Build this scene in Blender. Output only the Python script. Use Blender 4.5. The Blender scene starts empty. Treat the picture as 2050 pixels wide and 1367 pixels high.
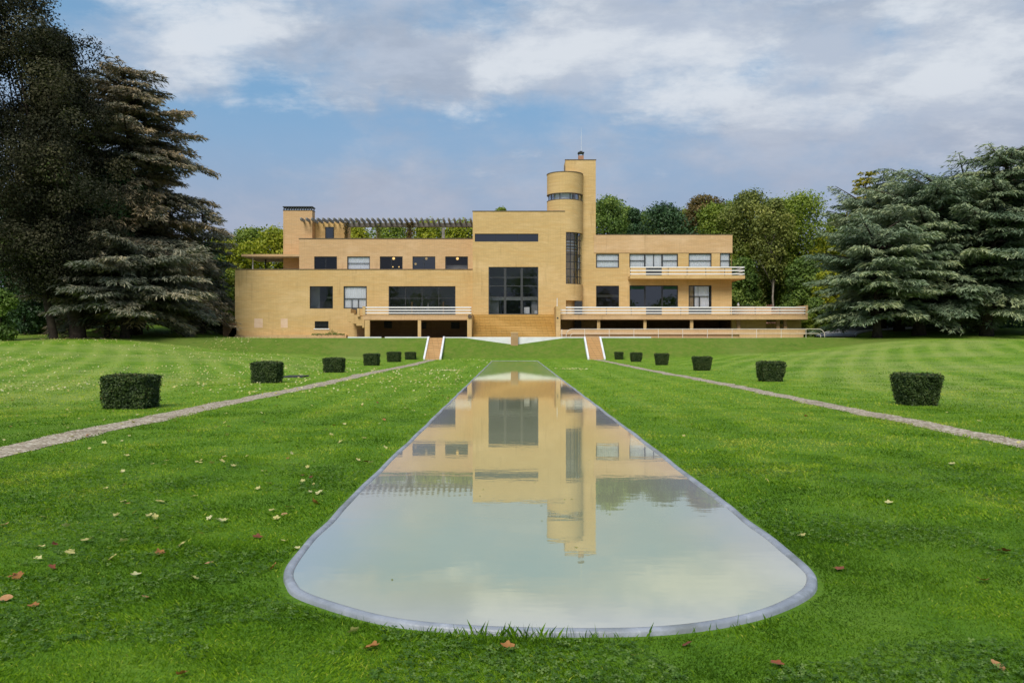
import bpy, math, random
import numpy as np
from mathutils import Vector
R = math.radians
PI = math.pi
random.seed(7)
rng = np.random.default_rng(11)
scene = bpy.context.scene
COL = scene.collection
F = 1723.0          # focal length in pixels of the 2050-wide photograph
H = 1.7             # eye height
AX = 0.28           # axis of pool, stairs and villa


def PX(px, Y):
    return (px - 1025.0) * Y / F


def PZ(py, Y):
    return H - (py - 683.5) * Y / F


def sm(x, a, b):
    t = np.clip((np.asarray(x, float) - a) / (b - a), 0, 1)
    return t * t * (3 - 2 * t)


# ------------------------------------------------------------------ ground shape
Y_B0, Y_B1 = 81.0, 84.8
Z_UP = 2.05


def ground(x, y):
    x = np.asarray(x, float)
    y = np.asarray(y, float)
    ax = np.abs(x - AX)
    low = np.minimum(np.maximum(0, ax - 12.5) * 0.047, 1.3) * sm(y, 18, 78)
    t = np.clip((y - Y_B0) / (Y_B1 - Y_B0), 0, 1)
    t = t * 0.75 + 0.25 * t * t * (3 - 2 * t)
    wide = sm(ax, 24, 40)
    t2 = sm(y, 62, 88)
    t = t * (1 - wide) + t2 * wide
    top = np.where(y < 85.05, Z_UP - 0.68 * np.clip(1 - ax / 4.9, 0, 1), Z_UP)
    z = low * (1 - t) + top * t
    z = z + 0.062 * np.clip(y - 86, 0, 40) * sm(ax, 27, 42)
    z = z + 0.05 * sm(ax, 12, 20) * np.sin(x * 0.31 + y * 0.13) * np.sin(y * 0.21 + 1.3) * sm(y, 14, 30)
    return z


def gz(x, y):
    return float(ground(x, y))


def vnoise(x, y, seed=0):
    xi = np.floor(x).astype(np.int64)
    yi = np.floor(y).astype(np.int64)
    fx = x - xi
    fy = y - yi
    fx = fx * fx * (3 - 2 * fx)
    fy = fy * fy * (3 - 2 * fy)

    def h(a, b):
        n = (a * 374761393 + b * 668265263 + seed * 974634541) & 0x7fffffff
        n = ((n ^ (n >> 13)) * 1274126177) & 0x7fffffff
        return ((n ^ (n >> 16)) & 0xffff) / 65535.0
    return (h(xi, yi) * (1 - fx) + h(xi + 1, yi) * fx) * (1 - fy) + (h(xi, yi + 1) * (1 - fx) + h(xi + 1, yi + 1) * fx) * fy


# ------------------------------------------------------------------ node helpers
class NT:
    def __init__(s, nt):
        s.nt = nt
        s.n = nt.nodes
        s.l = nt.links

    def node(s, t, **kw):
        n = s.n.new(t)
        for k, v in kw.items():
            setattr(n, k, v)
        return n

    def put(s, sock, val):
        if hasattr(val, 'is_output'):
            s.l.new(val, sock)
        elif isinstance(val, (tuple, list)):
            sock.default_value = tuple(val) if len(val) == len(sock.default_value) else tuple(val) + (1,)
        else:
            sock.default_value = val

    def math(s, op, a, b=0.0, c=0.0, clamp=False):
        n = s.node('ShaderNodeMath', operation=op)
        n.use_clamp = clamp
        s.put(n.inputs[0], a)
        s.put(n.inputs[1], b)
        s.put(n.inputs[2], c)
        return n.outputs[0]

    def mix(s, fac, a, b, blend='MIX'):
        n = s.node('ShaderNodeMix', data_type='RGBA', blend_type=blend)
        s.put(n.inputs[0], fac)
        s.put(n.inputs[6], a)
        s.put(n.inputs[7], b)
        return n.outputs[2]

    def noise(s, vec, scale, detail=4.0, rough=0.55, dist=0.0):
        n = s.node('ShaderNodeTexNoise')
        if vec is not None:
            s.put(n.inputs['Vector'], vec)
        n.inputs['Scale'].default_value = scale
        n.inputs['Detail'].default_value = detail
        n.inputs['Roughness'].default_value = rough
        n.inputs['Distortion'].default_value = dist
        return n.outputs[0]

    def ramp(s, fac, stops, interp='LINEAR'):
        n = s.node('ShaderNodeValToRGB')
        s.put(n.inputs[0], fac)
        cr = n.color_ramp
        cr.interpolation = interp
        while len(cr.elements) < len(stops):
            cr.elements.new(0.5)
        for e, (p, c) in zip(cr.elements, stops):
            e.position = p
            e.color = tuple(c) + (1,) if len(c) == 3 else c
        return n.outputs[0]

    def step(s, v, a, b):
        n = s.node('ShaderNodeMapRange', interpolation_type='SMOOTHSTEP')
        s.put(n.inputs[0], v)
        n.inputs[1].default_value = a
        n.inputs[2].default_value = b
        return n.outputs[0]

    def pos(s):
        return s.node('ShaderNodeNewGeometry').outputs['Position']

    def sep(s, v):
        n = s.node('ShaderNodeSeparateXYZ')
        s.put(n.inputs[0], v)
        return n.outputs

    def comb(s, x, y, z):
        n = s.node('ShaderNodeCombineXYZ')
        s.put(n.inputs[0], x)
        s.put(n.inputs[1], y)
        s.put(n.inputs[2], z)
        return n.outputs[0]

    def attr(s, name):
        return s.node('ShaderNodeAttribute', attribute_name=name).outputs['Fac']

    def bump(s, h, strength=0.3, dist=0.05):
        n = s.node('ShaderNodeBump')
        n.inputs['Strength'].default_value = strength
        n.inputs['Distance'].default_value = dist
        s.put(n.inputs['Height'], h)
        return n.outputs[0]


def new_mat(name):
    m = bpy.data.materials.new(name)
    m.use_nodes = True
    t = NT(m.node_tree)
    t.n.clear()
    out = t.node('ShaderNodeOutputMaterial')
    return m, t, out


def principled(t, out, color, rough=0.6, metal=0.0, spec=0.5, normal=None, emis=None, estr=0.0):
    b = t.node('ShaderNodeBsdfPrincipled')
    t.put(b.inputs['Base Color'], color)
    t.put(b.inputs['Roughness'], rough)
    b.inputs['Metallic'].default_value = metal
    b.inputs['Specular IOR Level'].default_value = spec
    if normal is not None:
        t.l.new(normal, b.inputs['Normal'])
    if emis:
        b.inputs['Emission Color'].default_value = tuple(emis) + (1,)
        b.inputs['Emission Strength'].default_value = estr
    t.l.new(b.outputs[0], out.inputs[0])
    return b


def noisy(name, c1, c2, scale=3.0, rough=0.7, spec=0.4, metal=0.0, bump=0.0, detail=5):
    m, t, out = new_mat(name)
    p = t.pos()
    n = t.noise(p, scale, detail)
    c = t.ramp(n, [(0.3, c1), (0.7, c2)])
    nor = t.bump(t.noise(p, scale * 4, 4), bump, 0.02) if bump else None
    principled(t, out, c, rough, metal, spec, nor)
    return m


def brick(name, base, dark, pale, joint=1.0, row=0.11, mort=0.012, z0=0.0):
    """long thin clay bricks laid in courses; large blotches and streaks of wear"""
    m, t, out = new_mat(name)
    x, y, z = t.sep(t.pos())
    u = t.math('ADD', x, y)
    v2 = t.comb(u, t.math('SUBTRACT', z, z0), 0.0)
    bt = t.node('ShaderNodeTexBrick')
    t.put(bt.inputs['Vector'], v2)
    bt.inputs['Scale'].default_value = 1.0
    bt.inputs['Mortar Size'].default_value = mort
    bt.inputs['Brick Width'].default_value = 0.56
    bt.inputs['Row Height'].default_value = row
    bt.inputs['Mortar Smooth'].default_value = 0.3
    bt.inputs['Color1'].default_value = tuple(base) + (1,)
    bt.inputs['Color2'].default_value = tuple(a * 0.86 for a in base) + (1,)
    bt.inputs['Mortar'].default_value = tuple(a * 0.62 for a in base) + (1,)
    streak = t.noise(t.comb(t.math('MULTIPLY', u, 0.35), t.math('MULTIPLY', z, 3.6), 0.0), 1.0, 5, 0.6)
    c = t.mix(t.math('MULTIPLY', t.step(streak, 0.46, 0.68), 0.62 * joint), bt.outputs[0], dark)
    c = t.mix(t.math('MULTIPLY', t.step(streak, 0.46, 0.28), 0.35), c, pale)
    blot = t.noise(t.comb(u, t.math('MULTIPLY', z, 1.4), 3.0), 0.22, 5, 0.62)
    c = t.mix(t.math('MULTIPLY', t.step(blot, 0.50, 0.72), 0.5), c, pale)
    c = t.mix(t.math('MULTIPLY', t.step(blot, 0.46, 0.25), 0.4), c, dark)
    vst = t.noise(t.comb(t.math('MULTIPLY', u, 1.5), t.math('MULTIPLY', z, 0.16), 7.0), 1.0, 4, 0.6)
    c = t.mix(t.math('MULTIPLY', t.step(vst, 0.56, 0.76), 0.42), c, tuple(a * 0.55 for a in dark))
    eff = t.noise(t.comb(t.math('MULTIPLY', u, 0.8), t.math('MULTIPLY', z, 2.2), 12.0), 1.0, 6, 0.68)
    c = t.mix(t.math('MULTIPLY', t.step(eff, 0.66, 0.76), 0.4), c, tuple(min(0.75, a * 1.5) for a in pale))
    nor = t.bump(bt.outputs['Fac'], -0.35, 0.02)
    principled(t, out, c, 0.82, 0, 0.25, nor)
    return m


def leafmat(name, stops, trans=0.25, gloss=0.25, hue=None):
    m, t, out = new_mat(name)
    a = t.attr('rnd')
    if hue is not None:
        a = t.math('ADD', a, t.math('MULTIPLY', t.math('SUBTRACT', t.noise(t.pos(), hue, 3), 0.5), 0.9), clamp=True)
    c = t.ramp(a, stops)
    b = t.node('ShaderNodeBsdfPrincipled')
    t.put(b.inputs['Base Color'], c)
    b.inputs['Roughness'].default_value = 0.55
    b.inputs['Specular IOR Level'].default_value = gloss
    tr = t.node('ShaderNodeBsdfTranslucent')
    t.put(tr.inputs[0], t.mix(0.5, c, (0.5, 0.7, 0.1), 'OVERLAY'))
    mx = t.node('ShaderNodeMixShader')
    mx.inputs[0].default_value = trans
    t.l.new(b.outputs[0], mx.inputs[1])
    t.l.new(tr.outputs[0], mx.inputs[2])
    t.l.new(mx.outputs[0], out.inputs[0])
    return m


# ------------------------------------------------------------------ materials
M = {}
M['brick'] = brick('yellow_brick', (0.65, 0.448, 0.200), (0.55, 0.35, 0.135), (0.71, 0.51, 0.27))
M['brick_pink'] = brick('pale_brick', (0.655, 0.43, 0.225), (0.55, 0.345, 0.165), (0.71, 0.505, 0.31))
M['brick_gold'] = brick('golden_brick', (0.66, 0.42, 0.13), (0.50, 0.30, 0.08), (0.72, 0.50, 0.20), 1.0, 0.1733, 0.032, 2.05)
M['brick_red'] = brick('rosy_brick', (0.42, 0.22, 0.13), (0.30, 0.15, 0.09), (0.48, 0.28, 0.18))
M['brick_brown_and_shaded'] = brick('brown_and_shaded_brick', (0.46, 0.29, 0.15), (0.34, 0.20, 0.09), (0.52, 0.35, 0.20))  # pedestal's brown; on undercrofts and right pillars, shade put into the colour
M['white'] = noisy('white_paint', (0.74, 0.73, 0.72), (0.82, 0.81, 0.80), 2.0, 0.45)
M['whitewall'] = noisy('white_render', (0.66, 0.66, 0.68), (0.80, 0.80, 0.82), 1.2, 0.8, 0.2)
M['cream'] = noisy('cream_paint', (0.66, 0.58, 0.48), (0.76, 0.68, 0.58), 2.0, 0.5)
M['darkmetal'] = noisy('dark_metal', (0.018, 0.020, 0.024), (0.035, 0.037, 0.042), 4.0, 0.45)
M['greymetal'] = noisy('grey_metal', (0.035, 0.038, 0.04), (0.05, 0.054, 0.058), 4.0, 0.5)
M['coping'] = noisy('dark_coping', (0.09, 0.065, 0.05), (0.17, 0.125, 0.09), 1.5, 0.7)
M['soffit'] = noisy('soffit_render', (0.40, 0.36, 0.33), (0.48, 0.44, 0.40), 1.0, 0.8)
M['concrete'] = noisy('weathered_concrete', (0.20, 0.20, 0.19), (0.34, 0.33, 0.31), 2.5, 0.85, 0.2, bump=0.3)
M['concretedark'] = noisy('stained_concrete', (0.07, 0.065, 0.06), (0.20, 0.18, 0.165), 1.8, 0.85, 0.2, bump=0.4)
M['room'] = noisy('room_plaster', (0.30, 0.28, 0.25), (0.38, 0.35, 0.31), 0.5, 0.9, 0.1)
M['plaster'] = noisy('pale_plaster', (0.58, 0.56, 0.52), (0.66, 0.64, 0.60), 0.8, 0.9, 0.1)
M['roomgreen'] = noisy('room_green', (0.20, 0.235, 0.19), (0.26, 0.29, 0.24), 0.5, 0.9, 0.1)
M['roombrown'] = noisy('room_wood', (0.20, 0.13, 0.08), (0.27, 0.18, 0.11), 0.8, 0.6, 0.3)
M['curtain'] = noisy('curtain_voile', (0.88, 0.89, 0.91), (0.93, 0.93, 0.95), 1.0, 0.9, 0.1)
M['curtainbeige'] = noisy('curtain_beige', (0.36, 0.26, 0.15), (0.46, 0.34, 0.2), 1.0, 0.9, 0.1)
M['blind'] = noisy('green_blind', (0.015, 0.06, 0.035), (0.025, 0.085, 0.05), 2.0, 0.8, 0.2)
M['bark'] = noisy('bark_dark', (0.035, 0.027, 0.022), (0.09, 0.07, 0.055), 3.0, 0.95, 0.1, bump=0.8)
M['barkpale'] = noisy('bark_pale', (0.20, 0.17, 0.13), (0.36, 0.32, 0.27), 3.0, 0.95, 0.1, bump=0.5)
M['asphalt'] = noisy('drive_asphalt', (0.30, 0.30, 0.31), (0.42, 0.42, 0.43), 1.2, 0.9, 0.2)
M['paving'] = noisy('terrace_gravel', (0.28, 0.24, 0.19), (0.40, 0.35, 0.28), 6.0, 0.95, 0.1)
M['patch'] = noisy('patch_brick', (0.62, 0.42, 0.28), (0.72, 0.54, 0.40), 1.5, 0.85, 0.2)
M['stair'] = brick('stair_tile', (0.68, 0.43, 0.20), (0.58, 0.35, 0.15), (0.72, 0.49, 0.26), 0.6, 0.1592, 0.034, -0.0)


def glass(name, tint, refl):
    m, t, out = new_mat(name)
    tr = t.node('ShaderNodeBsdfTransparent')
    tr.inputs[0].default_value = tuple(tint) + (1,)
    gl = t.node('ShaderNodeBsdfGlossy')
    gl.inputs['Roughness'].default_value = 0.015
    gl.inputs[0].default_value = (0.9, 0.95, 1, 1)
    n = t.bump(t.noise(t.pos(), 0.5, 2), 0.03, 0.1)
    t.l.new(n, gl.inputs['Normal'])
    fr = t.node('ShaderNodeFresnel')
    fr.inputs[0].default_value = 1.5
    fac = t.math('ADD', t.math('MULTIPLY', fr.outputs[0], 0.7), refl, clamp=True)
    mx = t.node('ShaderNodeMixShader')
    t.l.new(fac, mx.inputs[0])
    t.l.new(tr.outputs[0], mx.inputs[1])
    t.l.new(gl.outputs[0], mx.inputs[2])
    t.l.new(mx.outputs[0], out.inputs[0])
    return m


M['glass'] = glass('window_glass', (0.96, 0.97, 0.99), 0.025)
M['glassdark'] = glass('tinted_glass', (0.30, 0.33, 0.33), 0.09)


def lamp_mat():
    m, t, out = new_mat('lit_globe')
    e = t.node('ShaderNodeEmission')
    e.inputs[0].default_value = (1.0, 0.62, 0.2, 1)
    e.inputs[1].default_value = 1.0
    t.l.new(e.outputs[0], out.inputs[0])
    return m


M['lamp'] = lamp_mat()
m, t, out = new_mat('opal_glass')
principled(t, out, t.mix(t.noise(t.pos(), 3, 2), (0.78, 0.80, 0.82), (0.86, 0.87, 0.88)), 0.2)
M['opal'] = m


# --- lawn
def lawn_mat():
    m, t, out = new_mat('lawn_grass')
    P = t.pos()
    x, y, z = t.sep(P)
    big = t.noise(P, 0.10, 5, 0.6)
    mid = t.noise(P, 0.8, 6, 0.68)
    fine = t.noise(P, 3.2, 8, 0.80)
    c = t.ramp(t.math('ADD', t.math('MULTIPLY', mid, 0.55), t.math('MULTIPLY', fine, 0.45)),
               [(0.30, (0.060, 0.145, 0.009)), (0.46, (0.130, 0.255, 0.015)), (0.60, (0.195, 0.325, 0.024)), (0.76, (0.27, 0.36, 0.05))])
    # mowing bands: arcs on the outer lawns, straight bands along the basin
    ax = t.math('ABSOLUTE', t.math('SUBTRACT', x, AX))
    yc = t.math('SUBTRACT', y, 40.0)
    wob = t.math('MULTIPLY', t.noise(P, 0.09, 2), 1.2)
    so_ = t.math('SUBTRACT', t.math('ADD', ax, wob), t.math('ADD', t.math('MULTIPLY', y, 0.34), t.math('MULTIPLY', t.math('MULTIPLY', yc, yc), 0.0022)))
    arc = t.math('SINE', t.math('MULTIPLY', so_, 2 * PI / 2.1))
    lin = t.math('SINE', t.math('MULTIPLY', t.math('ADD', ax, t.math('MULTIPLY', wob, 0.12)), 2 * PI / 1.5))
    outer = t.step(ax, 11.0, 13.0)
    band = t.math('ADD', t.math('MULTIPLY', arc, outer), t.math('MULTIPLY', lin, t.math('MULTIPLY', t.math('SUBTRACT', 1.0, outer), 0.5)))
    flat = t.math('SUBTRACT', 1.0, t.step(y, 74.0, 79.0))
    keep = t.step(t.noise(P, 0.07, 3), 0.36, 0.56)
    band = t.math('MULTIPLY', t.math('MULTIPLY', band, flat), keep)
    c = t.mix(t.math('MULTIPLY', t.step(band, -0.1, 0.9), 0.52), c, (0.29, 0.38, 0.07))
    c = t.mix(t.math('MULTIPLY', t.step(band, -0.1, -0.9), 0.25), c, (0.055, 0.15, 0.012))
    # drier, yellower ground outside the hedges
    dry = t.math('MULTIPLY', t.step(big, 0.40, 0.66), t.step(ax, 9.0, 16.0))
    c = t.mix(t.math('MULTIPLY', dry, 0.6), c, (0.33, 0.37, 0.11))
    bank = t.math('MULTIPLY', t.step(y, 80.6, 81.6), t.math('SUBTRACT', 1.0, t.step(y, 85.2, 87.0)))
    c = t.mix(t.math('MULTIPLY', bank, 0.72), c, (0.088, 0.145, 0.017))
    rough = t.math('MULTIPLY', t.step(y, 80.6, 82.0), t.step(t.noise(P, 1.9, 7, 0.75), 0.44, 0.62))
    c = t.mix(t.math('MULTIPLY', rough, 0.55), c, (0.18, 0.20, 0.04))
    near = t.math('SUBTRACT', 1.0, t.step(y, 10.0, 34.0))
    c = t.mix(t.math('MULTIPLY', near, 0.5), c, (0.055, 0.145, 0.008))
    # thatch and moss patches
    moss = t.noise(P, 0.55, 6, 0.7, 0.4)
    c = t.mix(t.math('MULTIPLY', t.step(moss, 0.60, 0.72), 0.40), c, (0.19, 0.24, 0.03))
    c = t.mix(t.math('MULTIPLY', t.step(moss, 0.38, 0.28), 0.5), c, (0.045, 0.10, 0.012))
    hgt = t.math('ADD', t.noise(P, 22.0, 4, 0.7), t.math('MULTIPLY', t.noise(P, 5.0, 4), 0.8))
    nor = t.bump(hgt, 0.7, 0.06)
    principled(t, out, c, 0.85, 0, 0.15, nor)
    return m


M['lawn'] = lawn_mat()


def gravel_mat():
    m, t, out = new_mat('path_gravel')
    P = t.pos()
    v = t.node('ShaderNodeTexVoronoi')
    t.put(v.inputs['Vector'], P)
    v.inputs['Scale'].default_value = 26.0
    n = t.node('ShaderNodeSeparateColor')
    t.l.new(v.outputs['Color'], n.inputs[0])
    c = t.ramp(n.outputs[0], [(0.0, (0.15, 0.11, 0.075)), (0.35, (0.31, 0.245, 0.17)), (0.7, (0.46, 0.385, 0.28)), (1.0, (0.64, 0.58, 0.47))])
    pat = t.noise(P, 0.9, 5, 0.65)
    c = t.mix(t.math('MULTIPLY', t.step(pat, 0.5, 0.68), 0.55), c, (0.16, 0.12, 0.075))
    nor = t.bump(v.outputs['Distance'], -0.8, 0.03)
    principled(t, out, c, 0.9, 0, 0.2, nor)
    return m


M['gravel'] = gravel_mat()

# --- basin
PXA, PXB, PYA, PYB = -1.70, 2.20, 4.98, 74.6


def water_mat():
    m, t, out = new_mat('pool_water')
    P = t.pos()
    x, y, z = t.sep(P)
    d = t.math('SMOOTH_MIN', t.math('SMOOTH_MIN', t.math('SUBTRACT', x, PXA), t.math('SUBTRACT', PXB, x), 0.5), t.math('SUBTRACT', y, PYA), 0.6)
    d = t.math('ADD', d, t.math('MULTIPLY', t.math('SUBTRACT', t.noise(P, 1.3, 3), 0.5), 0.25))
    shallow = t.math('SUBTRACT', 1.0, t.step(d, -0.25, 0.95))
    silt = t.noise(P, 0.5, 5, 0.6)
    deep = t.mix(silt, (0.32, 0.34, 0.21), (0.42, 0.43, 0.28))
    col = t.mix(shallow, deep, (0.38, 0.385, 0.45))
    df = t.node('ShaderNodeBsdfDiffuse')
    t.put(df.inputs[0], col)
    gl = t.node('ShaderNodeBsdfGlossy')
    gl.inputs['Roughness'].default_value = 0.02
    gl.inputs[0].default_value = (1.0, 0.985, 0.78, 1)
    hv = t.comb(t.math('MULTIPLY', x, 1.0), t.math('MULTIPLY', y, 2.2), 0.0)
    calm = t.step(t.noise(P, 0.22, 3), 0.40, 0.62)
    hgt = t.math('ADD', t.math('MULTIPLY', t.noise(hv, 1.6, 3), 1.0), t.math('MULTIPLY', t.math('MULTIPLY', t.noise(hv, 9.0, 2), 0.10), calm))
    nor = t.bump(hgt, 0.16, 0.005)
    t.l.new(nor, gl.inputs['Normal'])
    lw = t.node('ShaderNodeFresnel')
    lw.inputs[0].default_value = 1.33
    fac = t.math('ADD', t.math('MULTIPLY', lw.outputs[0], 0.64), 0.33, clamp=True)
    mx = t.node('ShaderNodeMixShader')
    t.l.new(fac, mx.inputs[0])
    t.l.new(df.outputs[0], mx.inputs[1])
    t.l.new(gl.outputs[0], mx.inputs[2])
    t.l.new(mx.outputs[0], out.inputs[0])
    return m


M['water'] = water_mat()


def rim_mat():
    m, t, out = new_mat('basin_liner')
    P = t.pos()
    n = t.noise(P, 3.0, 5, 0.65)
    c = t.ramp(n, [(0.3, (0.20, 0.22, 0.255)), (0.7, (0.35, 0.375, 0.425))])
    dirt = t.noise(P, 1.1, 7, 0.72)
    c = t.mix(t.math('MULTIPLY', t.step(dirt, 0.48, 0.66), 0.6), c, (0.13, 0.14, 0.12))
    c = t.mix(t.math('MULTIPLY', t.step(t.noise(P, 6.0, 5, 0.7), 0.58, 0.68), 0.5), c, (0.42, 0.44, 0.48))
    nor = t.bump(t.noise(P, 9.0, 4), 0.5, 0.02)
    principled(t, out, c, 0.42, 0, 0.5, nor)
    return m


M['rim'] = rim_mat()

G3 = lambda *c: c
L = {}
L['beech'] = leafmat('beech_leaf', [(0, (0.014, 0.016, 0.009)), (0.4, (0.032, 0.034, 0.018)), (0.75, (0.070, 0.066, 0.036)), (0.9, (0.11, 0.10, 0.05)), (1, (0.085, 0.15, 0.035))], 0.08, 0.08)
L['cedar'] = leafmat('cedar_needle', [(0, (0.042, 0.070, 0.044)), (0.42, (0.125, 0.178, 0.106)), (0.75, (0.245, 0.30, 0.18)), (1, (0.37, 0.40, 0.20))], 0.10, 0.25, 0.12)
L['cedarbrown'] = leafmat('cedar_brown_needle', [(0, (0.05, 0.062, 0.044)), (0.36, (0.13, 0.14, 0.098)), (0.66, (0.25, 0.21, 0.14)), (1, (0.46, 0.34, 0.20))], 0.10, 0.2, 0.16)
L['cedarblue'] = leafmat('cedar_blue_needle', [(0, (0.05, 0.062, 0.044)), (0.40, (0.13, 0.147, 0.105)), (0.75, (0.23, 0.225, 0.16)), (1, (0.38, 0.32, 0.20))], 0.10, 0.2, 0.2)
L['green'] = leafmat('mid_green_leaf', [(0, (0.05, 0.095, 0.018)), (0.5, (0.14, 0.22, 0.040)), (1, (0.28, 0.35, 0.065))], 0.3, 0.3, 0.15)
L['bright'] = leafmat('bright_green_leaf', [(0, (0.08, 0.125, 0.014)), (0.5, (0.20, 0.27, 0.030)), (1, (0.38, 0.42, 0.06))], 0.3, 0.3, 0.15)
L['yellow'] = leafmat('yellow_green_leaf', [(0, (0.12, 0.16, 0.010)), (0.5, (0.29, 0.33, 0.020)), (1, (0.50, 0.46, 0.04))], 0.3, 0.3, 0.15)
L['olive'] = leafmat('olive_leaf', [(0, (0.065, 0.09, 0.018)), (0.5, (0.175, 0.205, 0.042)), (1, (0.34, 0.34, 0.08))], 0.25, 0.3, 0.15)
L['russet'] = leafmat('russet_leaf', [(0, (0.06, 0.05, 0.016)), (0.5, (0.15, 0.115, 0.035)), (1, (0.28, 0.18, 0.065))], 0.25, 0.3, 0.15)
L['dark'] = leafmat('dark_green_leaf', [(0, (0.016, 0.040, 0.014)), (0.5, (0.044, 0.098, 0.034)), (1, (0.10, 0.17, 0.06))], 0.2, 0.35, 0.15)
L['gold'] = leafmat('golden_needle', [(0, (0.14, 0.14, 0.01)), (0.5, (0.30, 0.27, 0.02)), (1, (0.46, 0.38, 0.04))], 0.2, 0.2)
L['pink'] = leafmat('faded_flower_leaf', [(0, (0.10, 0.06, 0.04)), (0.5, (0.26, 0.13, 0.10)), (1, (0.42, 0.22, 0.18))], 0.2, 0.2)
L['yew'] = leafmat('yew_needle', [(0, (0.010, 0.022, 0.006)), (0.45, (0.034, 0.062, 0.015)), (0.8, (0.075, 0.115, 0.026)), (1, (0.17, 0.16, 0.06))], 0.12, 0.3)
L['blade'] = leafmat('grass_blade', [(0, (0.052, 0.122, 0.006)), (0.40, (0.135, 0.265, 0.010)), (0.75, (0.265, 0.395, 0.020)), (1, (0.44, 0.47, 0.07))], 0.3, 0.15, 0.9)
L['clover'] = leafmat('clover_leaf', [(0, (0.040, 0.095, 0.012)), (0.6, (0.085, 0.17, 0.026)), (1, (0.18, 0.26, 0.07))], 0.25, 0.12)
L['fallyellow'] = leafmat('fallen_yellow', [(0, (0.42, 0.36, 0.10)), (0.6, (0.58, 0.52, 0.20)), (1, (0.62, 0.60, 0.36))], 0.2, 0.3, 3)
L['fallbrown'] = leafmat('fallen_brown', [(0, (0.20, 0.08, 0.02)), (0.6, (0.38, 0.17, 0.05)), (1, (0.52, 0.30, 0.15))], 0.15, 0.3, 3)
L['fallred'] = leafmat('fallen_red', [(0, (0.10, 0.03, 0.012)), (0.6, (0.20, 0.055, 0.02)), (1, (0.30, 0.09, 0.03))], 0.15, 0.4, 3)


# ------------------------------------------------------------------ object helpers
def tag(o, label=None, cat=None, group=None, kind=None):
    if label:
        o['label'] = label
    if cat:
        o['category'] = cat
    if group:
        o['group'] = group
    if kind:
        o['kind'] = kind
    return o


def thing(name, label, cat, loc=(0, 0, 0), group=None):
    o = bpy.data.objects.new(name, None)
    o.empty_display_size = 0.3
    o.location = loc
    COL.objects.link(o)
    return tag(o, label, cat, group)


def origin_of(o):
    v = Vector((0, 0, 0))
    while o is not None:
        v += o.location
        o = o.parent
    return v


def link(name, me, mats, parent=None, smooth=False):
    o = bpy.data.objects.new(name, me)
    if not isinstance(mats, (list, tuple)):
        mats = [mats]
    for q in mats:
        me.materials.append(q)
    if parent is not None:
        o.parent = parent
    COL.objects.link(o)
    if smooth:
        me.polygons.foreach_set('use_smooth', [True] * len(me.polygons))
    return o


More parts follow.
